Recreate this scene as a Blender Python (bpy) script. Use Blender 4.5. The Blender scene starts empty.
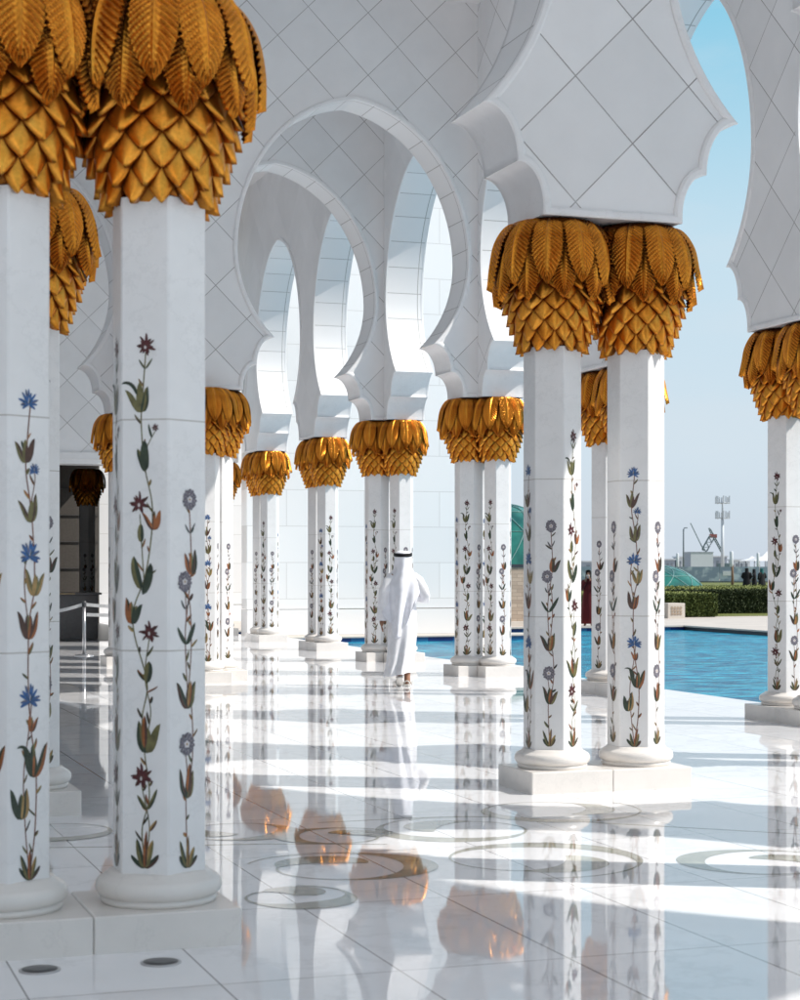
import bpy, math, random
from mathutils import Vector, Matrix
R = math.radians
PI = math.pi
rng = random.Random(11)
S = bpy.context.scene
COL = S.collection

# ------------------------------------------------------------------ helpers
class MB:
    """collects faces and links them as one mesh object"""
    def __init__(s):
        s.v = []; s.f = []; s.m = []; s.uv = []; s.sm = []
    def vert(s, p):
        s.v.append(tuple(p)); return len(s.v) - 1
    def face(s, idx, mi=0, uv=None, smooth=False):
        s.f.append(tuple(idx)); s.m.append(mi); s.uv.append(uv); s.sm.append(smooth)
    def poly(s, pts, mi=0, smooth=False):
        s.face([s.vert(p) for p in pts], mi, None, smooth)
    def box(s, a, b, mi=0):
        x0, y0, z0 = a; x1, y1, z1 = b
        i = [s.vert(p) for p in ((x0,y0,z0),(x1,y0,z0),(x1,y1,z0),(x0,y1,z0),(x0,y0,z1),(x1,y0,z1),(x1,y1,z1),(x0,y1,z1))]
        for q in ((3,2,1,0),(4,5,6,7),(0,1,5,4),(1,2,6,5),(2,3,7,6),(3,0,4,7)):
            s.face([i[k] for k in q], mi)
    def bbox(s, a, b, c=.008, mi=0):
        """box with chamfered top and vertical edges"""
        x0, y0, z0 = a; x1, y1, z1 = b
        def ring(d, z, e):
            return [s.vert(p) for p in ((x0+d+e,y0+d,z),(x1-d-e,y0+d,z),(x1-d,y0+d+e,z),(x1-d,y1-d-e,z),(x1-d-e,y1-d,z),(x0+d+e,y1-d,z),(x0+d,y1-d-e,z),(x0+d,y0+d+e,z))]
        r0 = ring(0, z0, c); r1 = ring(0, z1-c, c); r2 = ring(c, z1, c*.5)
        for p, q in ((r0, r1), (r1, r2)):
            for k in range(8):
                s.face((p[k], p[(k+1)%8], q[(k+1)%8], q[k]), mi)
        s.face(r2, mi); s.face(r0[::-1], mi)
    def lathe(s, prof, n=32, mi=0, smooth=True, c=(0,0,0), cap=True):
        rings = []
        for r, z in prof:
            rings.append([s.vert((c[0]+r*math.cos(2*PI*k/n), c[1]+r*math.sin(2*PI*k/n), c[2]+z)) for k in range(n)])
        for a, b in zip(rings, rings[1:]):
            for k in range(n):
                s.face((a[k], a[(k+1)%n], b[(k+1)%n], b[k]), mi, None, smooth)
        if cap:
            s.face(rings[-1], mi); s.face(rings[0][::-1], mi)
    def tube(s, pts, rad, n=8, mi=0, smooth=True, cap=True):
        pts = [Vector(p) for p in pts]
        rings = []
        for i, p in enumerate(pts):
            d = (pts[min(i+1, len(pts)-1)] - pts[max(i-1, 0)]).normalized()
            up = Vector((0,0,1)) if abs(d.z) < .9 else Vector((1,0,0))
            u = d.cross(up).normalized(); w = d.cross(u)
            r = rad[i] if isinstance(rad, (list, tuple)) else rad
            rings.append([s.vert(p + (u*math.cos(2*PI*k/n) + w*math.sin(2*PI*k/n))*r) for k in range(n)])
        for a, b in zip(rings, rings[1:]):
            for k in range(n):
                s.face((a[k], b[k], b[(k+1)%n], a[(k+1)%n]), mi, None, smooth)
        if cap:
            s.face(rings[0], mi); s.face(rings[-1][::-1], mi)
    def loft(s, rings, mi=0, closed=True, smooth=True):
        R_ = [[s.vert(p) for p in r] for r in rings]
        for a, b in zip(R_, R_[1:]):
            n = len(a)
            for k in range(n if closed else n-1):
                s.face((a[k], a[(k+1)%n], b[(k+1)%n], b[k]), mi, None, smooth)
        return R_
    def mesh(s, name, mats):
        me = bpy.data.meshes.new(name)
        me.from_pydata(s.v, [], s.f)
        for m in (mats if isinstance(mats, (list, tuple)) else [mats]):
            me.materials.append(m)
        me.polygons.foreach_set('material_index', s.m)
        me.polygons.foreach_set('use_smooth', s.sm)
        if any(u is not None for u in s.uv):
            L = me.uv_layers.new(name='UVMap')
            for p, u in zip(me.polygons, s.uv):
                if u:
                    for li, q in zip(p.loop_indices, u):
                        L.data[li].uv = q
        me.update()
        return me
    def build(s, name, mats, parent=None):
        return link(name, s.mesh(name, mats), parent)

def link(name, data, parent=None):
    o = bpy.data.objects.new(name, data); COL.objects.link(o)
    if parent is not None: o.parent = parent
    return o
def tag(o, label=None, cat=None, group=None, kind=None):
    if label: o['label'] = label
    if cat: o['category'] = cat
    if group: o['group'] = group
    if kind: o['kind'] = kind
    elif label: o['kind'] = 'thing'
    return o
def empty(name, loc, rz=0):
    o = link(name, None); o.location = loc; o.rotation_euler = (0, 0, rz); o.empty_display_size = .2
    return o
def copy_tree(o, parent=None):
    c = o.copy(); COL.objects.link(c)
    if parent is not None: c.parent = parent
    for ch in [x for x in kids.get(o.name, [])]:
        d = copy_tree(ch, c)
        kids.setdefault(c.name, []).append(d)
    return c
kids = {}
def child(o, parent):
    kids.setdefault(parent.name, []).append(o); return o

# ------------------------------------------------------------------ materials
def new_mat(name):
    m = bpy.data.materials.new(name); m.use_nodes = True
    nt = m.node_tree; b = nt.nodes['Principled BSDF']
    return m, nt, b
def N(nt, t, **kw):
    n = nt.nodes.new(t)
    for k, v in kw.items(): setattr(n, k, v)
    return n
def math_n(nt, op, a, b=None, c=None):
    n = N(nt, 'ShaderNodeMath', operation=op)
    for i, x in enumerate((a, b, c)):
        if x is None: continue
        if isinstance(x, (int, float)): n.inputs[i].default_value = x
        else: nt.links.new(x, n.inputs[i])
    return n.outputs[0]
def mix_c(nt, f, a, b):
    n = N(nt, 'ShaderNodeMix', data_type='RGBA')
    for s_, x in ((n.inputs[0], f), (n.inputs[6], a), (n.inputs[7], b)):
        if isinstance(x, (int, float)): s_.default_value = x
        elif isinstance(x, tuple): s_.default_value = (*x, 1) if len(x) == 3 else x
        else: nt.links.new(x, s_)
    return n.outputs[2]
def coords(nt, kind='Object'):
    tc = N(nt, 'ShaderNodeTexCoord'); return tc.outputs[kind]
def noise(nt, vec, scale, detail=4, rough=.55):
    n = N(nt, 'ShaderNodeTexNoise'); n.inputs['Scale'].default_value = scale
    n.inputs['Detail'].default_value = detail; n.inputs['Roughness'].default_value = rough
    if vec is not None: nt.links.new(vec, n.inputs['Vector'])
    return n.outputs[0]
def line_mask(nt, val, period, width, off=0.0):
    """1 inside a thin line every period"""
    t = math_n(nt, 'DIVIDE', math_n(nt, 'SUBTRACT', val, off), period)
    f = math_n(nt, 'FRACT', t)
    d = math_n(nt, 'ABSOLUTE', math_n(nt, 'SUBTRACT', f, .5))
    return math_n(nt, 'GREATER_THAN', d, .5 - width/period/2), math_n(nt, 'FLOOR', t)
def wn(nt, a, b):
    c = N(nt, 'ShaderNodeCombineXYZ')
    nt.links.new(a, c.inputs[0]); nt.links.new(b, c.inputs[1])
    w = N(nt, 'ShaderNodeTexWhiteNoise', noise_dimensions='3D'); nt.links.new(c.outputs[0], w.inputs[0])
    return w.outputs[0]
def remap(nt, v, a, b, c, d):
    n = N(nt, 'ShaderNodeMapRange'); nt.links.new(v, n.inputs[0])
    for i, x in enumerate((a, b, c, d)): n.inputs[i+1].default_value = x
    return n.outputs[0]
def scale_c(nt, col, f):
    n = N(nt, 'ShaderNodeMix', data_type='RGBA', blend_type='MULTIPLY'); n.inputs[0].default_value = 1
    if isinstance(col, tuple): n.inputs[6].default_value = (*col, 1)
    else: nt.links.new(col, n.inputs[6])
    nt.links.new(f, n.inputs[7]); return n.outputs[2]
def bump(nt, b, h, strength=.2, dist=.01):
    n = N(nt, 'ShaderNodeBump'); n.inputs['Strength'].default_value = strength; n.inputs['Distance'].default_value = dist
    nt.links.new(h, n.inputs['Height']); nt.links.new(n.outputs[0], b.inputs['Normal'])

def flat(name, col, rough=.5, metal=0, var=.12, scale=18, spec=.5):
    m, nt, b = new_mat(name)
    n = noise(nt, coords(nt), scale)
    nt.links.new(scale_c(nt, col, remap(nt, n, .3, .7, 1-var, 1+var)), b.inputs['Base Color'])
    b.inputs['Roughness'].default_value = rough; b.inputs['Metallic'].default_value = metal
    b.inputs['Specular IOR Level'].default_value = spec
    return m

WHITE = (.875, .868, .872)
def marble(name, col=WHITE, rough=.28, joint=None, spec=.5):
    m, nt, b = new_mat(name)
    co = coords(nt)
    n1 = noise(nt, co, 1.7, 6, .6); n2 = noise(nt, co, 9, 5, .6)
    c = scale_c(nt, col, remap(nt, n1, .3, .7, .95, 1.03))
    c = scale_c(nt, c, remap(nt, n2, .3, .7, .975, 1.015))
    nv = noise(nt, co, 1.1, 9, .68)
    vein = math_n(nt, 'LESS_THAN', math_n(nt, 'ABSOLUTE', math_n(nt, 'SUBTRACT', nv, .5)), .006)
    c = scale_c(nt, c, remap(nt, vein, 0, 1, 1, .955))
    if joint:
        sp = N(nt, 'ShaderNodeSeparateXYZ'); nt.links.new(co, sp.inputs[0])
        lm, _ = line_mask(nt, sp.outputs[2], joint[0], joint[2], joint[1])
        c = mix_c(nt, lm, c, (.52, .49, .46))
    nt.links.new(c, b.inputs['Base Color'])
    b.inputs['Roughness'].default_value = rough; b.inputs['Specular IOR Level'].default_value = spec
    return m

def mat_diamond():
    m, nt, b = new_mat('marble_diamond_panels')
    co = coords(nt); sp = N(nt, 'ShaderNodeSeparateXYZ'); nt.links.new(co, sp.inputs[0])
    x, z = sp.outputs[0], math_n(nt, 'SUBTRACT', sp.outputs[2], 4.17)
    D = .89
    l1, f1 = line_mask(nt, math_n(nt, 'ADD', x, z), D, .013)
    l2, f2 = line_mask(nt, math_n(nt, 'SUBTRACT', x, z), D, .013)
    ln = math_n(nt, 'MULTIPLY', math_n(nt, 'MAXIMUM', l1, l2), math_n(nt, 'LESS_THAN', x, 25.2))
    tone = wn(nt, f1, f2)
    n1 = noise(nt, co, 1.4, 6, .6)
    c = scale_c(nt, WHITE, remap(nt, tone, 0, 1, .935, 1.02))
    c = scale_c(nt, c, remap(nt, n1, .3, .7, .95, 1.03))
    n4 = noise(nt, co, 3, 4)
    c = mix_c(nt, math_n(nt, 'MULTIPLY', ln, remap(nt, n4, .3, .7, .55, 1)), c, (.27, .25, .24))
    nt.links.new(c, b.inputs['Base Color']); b.inputs['Roughness'].default_value = .42
    hs = math_n(nt, 'MULTIPLY', ln, -1.0); bump(nt, b, hs, .3, .004)
    return m
def mat_soffit():
    m, nt, b = new_mat('marble_soffit_courses')
    uv = coords(nt, 'UV'); sp = N(nt, 'ShaderNodeSeparateXYZ'); nt.links.new(uv, sp.inputs[0])
    l, f = line_mask(nt, sp.outputs[0], .43, .012, .1)
    e, _ = line_mask(nt, sp.outputs[1], .5, .012, .06)
    e = math_n(nt, 'MULTIPLY', e, 1.0)
    tone = wn(nt, f, f)
    c = scale_c(nt, WHITE, remap(nt, tone, 0, 1, .94, 1.02))
    c = mix_c(nt, math_n(nt, 'MULTIPLY', math_n(nt, 'MAXIMUM', l, e), .75), c, (.33, .31, .30))
    nt.links.new(c, b.inputs['Base Color']); b.inputs['Roughness'].default_value = .4
    return m
def mat_floor():
    m, nt, b = new_mat('polished_marble_floor')
    co = coords(nt); sp = N(nt, 'ShaderNodeSeparateXYZ'); nt.links.new(co, sp.inputs[0])
    lx, fx = line_mask(nt, sp.outputs[0], .725, .008, .885)
    ly, fy = line_mask(nt, sp.outputs[1], 1.45, .007, 6.8)
    ln = math_n(nt, 'MAXIMUM', lx, ly)
    tone = wn(nt, fx, fy)
    n1 = noise(nt, co, .9, 8, .62)
    c = scale_c(nt, (.90, .897, .915), remap(nt, tone, 0, 1, .94, 1.02))
    c = scale_c(nt, c, remap(nt, n1, .3, .7, .93, 1.03))
    nv = noise(nt, co, .55, 10, .66)
    vein = remap(nt, math_n(nt, 'ABSOLUTE', math_n(nt, 'SUBTRACT', nv, .5)), 0, .022, .90, 1)
    c = scale_c(nt, c, vein)
    c = mix_c(nt, ln, c, (.25, .24, .24))
    nt.links.new(c, b.inputs['Base Color'])
    n2 = noise(nt, co, 3.5, 5)
    nt.links.new(remap(nt, n2, .3, .7, .014, .042), b.inputs['Roughness'])
    b.inputs['IOR'].default_value = 1.55
    n3 = noise(nt, co, 1.1, 2); bump(nt, b, n3, .02, .008)
    return m
def mat_gold(name='gilded_bronze', c1=(.80, .265, .020), c2=(.97, .44, .062), dark=(.16, .040, .006)):
    m, nt, b = new_mat(name)
    co = coords(nt)
    n1 = noise(nt, co, 6, 5, .6); n2 = noise(nt, co, 60, 3, .6)
    c = mix_c(nt, remap(nt, n1, .35, .65, 0, 1), c1, c2)
    c = scale_c(nt, c, remap(nt, n2, .3, .7, .85, 1.1))
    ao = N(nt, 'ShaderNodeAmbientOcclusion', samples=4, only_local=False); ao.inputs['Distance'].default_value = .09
    c = mix_c(nt, remap(nt, ao.outputs['AO'], .35, 1.0, 1, 0), c, dark)  # shade in crevices between scales and fronds mixed into the base colour
    nt.links.new(c, b.inputs['Base Color'])
    b.inputs['Metallic'].default_value = .86; b.inputs['Roughness'].default_value = .30
    bump(nt, b, n2, .12, .002)
    return m
def mat_blocks():
    m, nt, b = new_mat('white_block_cladding')
    co = coords(nt)
    mp = N(nt, 'ShaderNodeMapping'); mp.inputs['Rotation'].default_value = (R(90), 0, 0); nt.links.new(co, mp.inputs[0])
    br = N(nt, 'ShaderNodeTexBrick'); nt.links.new(mp.outputs[0], br.inputs[0])
    br.inputs['Scale'].default_value = 1; br.inputs['Brick Width'].default_value = 1.9; br.inputs['Row Height'].default_value = .85
    br.inputs['Mortar Size'].default_value = .009; br.inputs['Mortar Smooth'].default_value = 0
    br.inputs['Color1'].default_value = (.80, .798, .795, 1); br.inputs['Color2'].default_value = (.765, .762, .76, 1); br.inputs['Mortar'].default_value = (.62, .61, .60, 1)
    nt.links.new(br.outputs[0], b.inputs['Base Color']); b.inputs['Roughness'].default_value = .5
    return m
def mat_water():
    m, nt, b = new_mat('pool_water')
    co = coords(nt)
    mp = N(nt, 'ShaderNodeMapping'); mp.inputs['Scale'].default_value = (1, 1.6, 1); nt.links.new(co, mp.inputs[0])
    n1 = noise(nt, mp.outputs[0], 2.2, 5, .68); n2 = noise(nt, mp.outputs[0], .35, 3)
    c = mix_c(nt, remap(nt, n1, .40, .62, 0, 1), (.0, .105, .235), (.025, .40, .55))
    c = scale_c(nt, c, remap(nt, n2, .3, .7, .8, 1.2))
    nt.links.new(c, b.inputs['Base Color'])
    b.inputs['Roughness'].default_value = .16; b.inputs['IOR'].default_value = 1.33; b.inputs['Specular IOR Level'].default_value = .22
    bump(nt, b, n1, .9, .22)
    return m
def mat_tile(name, c1, c2):
    m, nt, b = new_mat(name)
    ck = N(nt, 'ShaderNodeTexChecker'); ck.inputs['Scale'].default_value = 1.6
    mp = N(nt, 'ShaderNodeMapping'); mp.inputs['Location'].default_value = (.01, .013, .017)
    nt.links.new(coords(nt), mp.inputs[0]); nt.links.new(mp.outputs[0], ck.inputs[0])
    ck.inputs[1].default_value = (*c1, 1); ck.inputs[2].default_value = (*c2, 1)
    nt.links.new(ck.outputs[0], b.inputs['Base Color']); b.inputs['Roughness'].default_value = .25
    return m
def mat_stone():
    m, nt, b = new_mat('rough_beige_stone')
    co = coords(nt)
    br = N(nt, 'ShaderNodeTexBrick')
    mp = N(nt, 'ShaderNodeMapping'); mp.inputs['Rotation'].default_value = (R(90), 0, 0); nt.links.new(co, mp.inputs[0]); nt.links.new(mp.outputs[0], br.inputs[0])
    br.inputs['Scale'].default_value = 1; br.inputs['Brick Width'].default_value = .3; br.inputs['Row Height'].default_value = .1; br.inputs['Mortar Size'].default_value = .006
    br.inputs['Color1'].default_value = (.50, .39, .30, 1); br.inputs['Color2'].default_value = (.38, .29, .22, 1); br.inputs['Mortar'].default_value = (.28, .22, .17, 1)
    nt.links.new(br.outputs[0], b.inputs['Base Color']); b.inputs['Roughness'].default_value = .85
    return m
def mat_cloth(name, col, rough=.8):
    m, nt, b = new_mat(name)
    n = noise(nt, coords(nt), 9, 4)
    nt.links.new(scale_c(nt, col, remap(nt, n, .3, .7, .9, 1.06)), b.inputs['Base Color'])
    b.inputs['Roughness'].default_value = rough; b.inputs['Specular IOR Level'].default_value = .2
    b.inputs['Sheen Weight'].default_value = .1
    return m
def mat_foliage(name, a, c_):
    m, nt, b = new_mat(name)
    n = noise(nt, coords(nt), 7, 6, .7)
    nt.links.new(mix_c(nt, remap(nt, n, .35, .65, 0, 1), a, c_), b.inputs['Base Color'])
    b.inputs['Roughness'].default_value = .7; b.inputs['Specular IOR Level'].default_value = .2
    return m
def mat_hoarding():
    m, nt, b = new_mat('printed_hoarding')
    co = coords(nt)
    n = noise(nt, co, .9, 4); n2 = noise(nt, co, .25, 2)
    c = mix_c(nt, remap(nt, n, .50, .60, 0, 1), (.25, .31, .38), (.50, .56, .60))
    c = scale_c(nt, c, remap(nt, n2, .3, .7, .85, 1.15))
    nt.links.new(c, b.inputs['Base Color']); b.inputs['Roughness'].default_value = .6
    return m

M = dict(
    shaft=marble('white_marble_shaft', (.83, .82, .815), joint=(.98, .105, .006)),
    plain=marble('white_marble_trim', rough=.38),
    plinth=marble('cream_marble_plinth', (.76, .725, .69), .25),
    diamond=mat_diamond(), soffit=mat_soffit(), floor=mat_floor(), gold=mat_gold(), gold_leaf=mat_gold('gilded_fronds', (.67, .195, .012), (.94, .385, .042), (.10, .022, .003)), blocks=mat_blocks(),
    water=mat_water(), tile=mat_tile('blue_pool_tile', (.008, .03, .15), (.02, .12, .27)), tile_dark=flat('dark_pool_rim', (.03, .035, .045), .4),
    stone=mat_stone(),
    inlay=flat('grey_green_floor_inlay', (.36, .355, .30), .03, var=.3, scale=4),
    steel=flat('brushed_steel', (.55, .55, .56), .28, 1.0), darksteel=flat('dark_floor_light', (.10, .10, .105), .35, .6),
    belt=flat('white_belt', (.72, .72, .72), .6),
    interior=flat('dark_interior', (.085, .075, .066), .5), interior2=flat('dark_counter', (.10, .10, .105), .3), lit_tan=flat('lit_counter_edge', (.35, .27, .16), .4),
    maroon=flat('maroon_inlay', (.075, .010, .013), .3, var=.3, scale=40), blue=flat('lapis_inlay', (.028, .10, .27), .3, var=.35, scale=40),
    grey=flat('grey_violet_inlay', (.13, .12, .15), .3, var=.3, scale=40), pale=flat('pearl_inlay', (.62, .58, .58), .25),
    olive=flat('olive_inlay', (.14, .125, .045), .3, var=.35, scale=30), green=flat('dark_green_inlay', (.025, .04, .022), .3, var=.4, scale=30),
    orange=flat('amber_inlay', (.30, .095, .025), .3, var=.35, scale=30), brown=flat('brown_inlay', (.07, .030, .02), .3, var=.4, scale=30),
    tan=flat('tan_inlay', (.34, .21, .075), .3, var=.3, scale=30), stem=flat('stem_inlay', (.20, .085, .06), .3),
    skin=flat('skin', (.30, .15, .09), .55), robe=mat_cloth('white_cotton', (.88, .88, .91)), scarf=mat_cloth('white_scarf_cloth', (.84, .85, .91)),
    black=mat_cloth('black_cloth', (.012, .012, .014)), sandal=flat('white_leather', (.62, .60, .57), .5), hair=flat('black_hair', (.012, .010, .009), .5),
    red=mat_cloth('dark_red_cloth', (.10, .010, .012)), shawl=mat_cloth('grey_pattern_cloth', (.22, .22, .26)), teal=mat_cloth('teal_cloth', (.02, .12, .12)),
    pave=flat('pale_paving', (.56, .50, .44), .6, var=.08, scale=1.2), lawn=mat_foliage('lawn', (.10, .13, .03), (.20, .20, .06)),
    sand=flat('sandy_ground', (.42, .37, .30), .9, var=.1, scale=.05),
    hedge=mat_foliage('hedge_leaf', (.035, .055, .014), (.10, .125, .03)), hedge2=mat_foliage('hedge_leaf_shaded', (.020, .032, .014), (.052, .066, .024)),  # second green darkened: shade on the right-hand hedge put into the colour
    hedgetop=mat_foliage('hedge_top_leaf_lit', (.15, .18, .05), (.27, .28, .09)),  # lighter green: sunlight on the hedge tops put into the leaf colour
    glass=None, mullion=flat('pale_mullion', (.16, .30, .29), .4), hoard=mat_hoarding(),
    concrete=flat('white_concrete', (.60, .62, .65), .7), concrete2=flat('grey_concrete', (.33, .36, .42), .7),
    mast=flat('galvanised_mast', (.50, .53, .56), .5), crane=flat('dusty_crane_green', (.10, .15, .16), .6), cranered=flat('crane_red', (.25, .08, .07), .6),
    wood=flat('weathered_wood', (.16, .10, .06), .8), pole=flat('grey_pole', (.22, .24, .27), .5), tent=mat_cloth('tent_fabric', (.72, .72, .72)),
)
m, nt, b = new_mat('green_glass')
n = noise(nt, coords(nt), .8, 3)
nt.links.new(mix_c(nt, remap(nt, n, .35, .65, 0, 1), (.008, .075, .068), (.03, .20, .16)), b.inputs['Base Color'])
b.inputs['Roughness'].default_value = .08
M['glass'] = m

# ------------------------------------------------------------------ layout constants (metres, arcade axes)
PX, PY = 4.37, 4.33
CX = [-3.11, 1.24, 5.63, 10.0]
CY = [7.72 + PY*k for k in range(-2, 9)]           # -0.94 ... 42.36
X0, X1, X2 = CX[1], CX[2], CX[3]
CY[2] = 7.80
YA, YC, YI, YH, YG, YF, YE, YD, YJ = CY[2:]
PH = .155                                          # plinth height
ZI = 4.065                                         # underside of the imposts
TH = .31                                           # half wall thickness

# ------------------------------------------------------------------ column master
HR = .21                                           # hexagon circumradius
AP = HR*math.cos(R(30))                            # apothem
ZT = 3.115 - PH                                    # local top of shaft

def leaf(mb, p, ang, L, W, ca, cb, bend=0., lay=0, curl=0., fat=.45):
    """flat two-tone leaf from p towards ang (0 = up, + = right)"""
    n = 9; left = []; right = []; mid = []
    ang += JR.uniform(-.10, .10); L *= .90*JR.uniform(.86, 1.12); W *= .74*JR.uniform(.78, 1.15); bend *= JR.uniform(.8, 1.2)
    q_ = list(p); pk = fat**fat*(1-fat)**(1-fat)
    for i in range(n+1):
        t = i/n
        a = ang + bend*t + curl*t*t
        w = W*.5*(t**fat*(1-t)**(1-fat))/pk if 0 < t < 1 else 0
        c = tuple(q_); mid.append(c)
        left.append((c[0]-math.cos(a)*w, c[1]+math.sin(a)*w)); right.append((c[0]+math.cos(a)*w, c[1]-math.sin(a)*w))
        q_[0] += math.sin(a)*L/n; q_[1] += math.cos(a)*L/n
    y = -AP - .0012 - lay*.0003
    P = lambda q: (q[0], y, q[1])
    for i in range(n):
        mb.poly([P(left[i]), P(mid[i]), P(mid[i+1]), P(left[i+1])], ca)
        mb.poly([P(mid[i]), P(right[i]), P(right[i+1]), P(mid[i+1])], cb)
def fan(mb, c, radii_fn, n, mi, lay):
    y = -AP - .0012 - lay*.0003
    pts = []
    for k in range(n):
        a = 2*PI*k/n; r = radii_fn(a, k); pts.append((c[0]+r*math.sin(a), y, c[1]+r*math.cos(a)))
    for k in range(n):
        mb.poly([(c[0], y, c[1]), pts[(k+1) % n], pts[k]], mi)
JR = random.Random(1)
C_ = dict(maroon=0, blue=1, grey=2, pale=3, olive=4, green=5, orange=6, brown=7, tan=8, stem=9)
INL = [M[k] for k in C_]
def star(mb, c, r, col, lay=6):
    for k in range(13):
        a = 2*PI*k/13 + .1
        L = r*(1.22 if k % 2 == 0 else .95)*(1.2 if k == 0 else 1)
        leaf(mb, c, a, L, r*.40, C_[col], C_['brown' if k % 3 else col], .35*(1 if k % 2 else -1), lay, 0, .4)
    fan(mb, c, lambda a, k: r*(.50 if k % 2 else .58), 14, C_[col], lay+1)
    for k in range(4): leaf(mb, (c[0], c[1]-r*.25), -.9+.6*k, r*.5, r*.14, C_['brown'], C_['brown'], 0, lay+1.5)
    leaf(mb, (c[0]-r*.05, c[1]-r*.32), .05, r*.44, r*.30, C_['pale'], C_['pale'], 0, lay+2)
def lotus(mb, c, r, lay=6):
    b0 = (c[0], c[1]-r*.55)
    for k, a in enumerate((-1.85, -1.4, -1.0, -.6, -.22, .2, .58, 1.0, 1.4, 1.85)):
        leaf(mb, b0, a, r*(1.65 - .28*abs(a)), r*.42, C_['blue'], C_['grey' if k % 3 == 1 else 'blue'], .18*a, lay+.15*(k % 3), .12*a)
    leaf(mb, b0, 0, r*1.7, r*.34, C_['blue'], C_['blue'], 0, lay+1)
    for a in (-.7, .7): leaf(mb, (c[0], c[1]-r*.5), a, r*.8, r*.22, C_['green'], C_['blue'], 0, lay+1.5)
    leaf(mb, (c[0], c[1]-r*.5), .1, r*.75, r*.18, C_['pale'], C_['green'], 0, lay+2)
def ringfl(mb, c, r, lay=6):
    for k in range(11):
        a = 2*PI*k/11
        q = (c[0]+.70*r*math.sin(a), c[1]+.84*r*math.cos(a))
        fan(mb, q, lambda a_, k_: r*(.30 + .07*math.sin(3*a_+k)), 10, C_['grey'], lay + (k % 2)*.5)
        leaf(mb, (c[0]+.45*r*math.sin(a), c[1]+.5*r*math.cos(a)), a, r*.55, r*.10, C_['pale'], C_['brown'], .2, lay+1.4)
    fan(mb, c, lambda a, k: r*.58, 14, C_['grey'], lay+1)
    fan(mb, c, lambda a, k: r*(.30 if k % 2 else .42), 10, C_['pale'], lay+2)
    fan(mb, c, lambda a, k: r*.12, 8, C_['tan'], lay+2.4)
def tulip(mb, c, h, cols, lay=3, hook=0):
    b0 = (c[0], c[1]-h*.52); j = rng.uniform(-.12, .12)
    leaf(mb, b0, -.72+j, h*1.12, h*.30, C_[cols[0]], C_[cols[1]], 1.9, lay, -1.75, .36)
    leaf(mb, b0, .66+j, h*1.08, h*.32, C_[cols[1]], C_[cols[2]], -1.7, lay+.5, 1.6, .36)
    leaf(mb, b0, -.12, h*.98, h*.30, C_[cols[0]], C_['olive'], .5, lay+1, -.35, .4)
    leaf(mb, b0, .22, h*.84, h*.22, C_[cols[2]], C_[cols[1]], -.3, lay+1.5, 0, .4)
    if hook: leaf(mb, (c[0]-.02, c[1]+h*.02), -.2, h*.75, h*.15, C_['green'], C_['green'], -.6*hook, lay+1.8, -1.6*hook)
def pair(mb, c, s, cols=('green', 'olive'), lay=3):
    b0 = (c[0], c[1]-s*.4)
    leaf(mb, b0, -.75, s*1.05, s*.27, C_[cols[0]], C_[cols[1]], .75, lay, -.5, .4)
    leaf(mb, b0, .68, s*1.25, s*.27, C_[cols[1]], C_[cols[0]], -.6, lay+.5, .45, .4)
def strand(mb, pts, w=.006, col='stem', lay=1):
    w *= .95
    P = [Vector(p) for p in pts]
    P = [P[0]*2-P[1]] + P + [P[-1]*2-P[-2]]
    out = []
    for i in range(1, len(P)-2):
        for k in range(8):
            t = k/8
            a, b_, c, d = P[i-1], P[i], P[i+1], P[i+2]
            out.append(.5*((2*b_) + (c-a)*t + (2*a-5*b_+4*c-d)*t*t + (3*b_-a-3*c+d)*t**3))
    out.append(P[-2])
    y = -AP - .0012 - lay*.0003
    acc = 0; sd = 1
    for i in range(1, len(out)):
        acc += (out[i]-out[i-1]).length
        if acc > .075 and i < len(out)-4:
            acc = JR.uniform(-.03, .02); sd = -sd
            d = (out[i]-out[i-1]).normalized(); a_ = math.atan2(d.x, d.y)
            leaf(mb, (out[i].x, out[i].y), a_ + sd*JR.uniform(.35, .8), JR.uniform(.03, .065), JR.uniform(.012, .022), C_[JR.choice(('olive', 'green', 'orange', 'brown', 'tan'))], C_[JR.choice(('green', 'brown', 'orange', 'olive'))], sd*.5, 2+.3*sd, -sd*.8, .4)
    for i in range(len(out)-1):
        d = (out[i+1]-out[max(0, i-1)]).normalized(); d2 = (out[min(len(out)-1, i+2)]-out[i]).normalized()
        n1 = Vector((d.y, -d.x))*w*.5; n2 = Vector((d2.y, -d2.x))*w*.5
        q = [out[i]-n1, out[i]+n1, out[i+1]+n2, out[i+1]-n2]
        mb.poly([(a.x, y, a.y) for a in q], C_[col])
def base_leaves(mb, z, h, mid='orange'):
    b0 = (0, z)
    leaf(mb, b0, -1.0, h*.62, h*.22, C_['green'], C_['green'], .5, 3); leaf(mb, b0, .95, h*.62, h*.22, C_['green'], C_['brown'], -.5, 3)
    leaf(mb, b0, -.50, h*1.0, h*.24, C_['olive'], C_['green'], .75, 3.5, -.6, .4); leaf(mb, b0, .48, h*.92, h*.24, C_['tan'], C_['olive'], -.6, 4, .5, .4)
    leaf(mb, b0, .10, h*1.12, h*.18, C_[mid], C_['brown'], -.1, 4.5, .2, .4)
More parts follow.
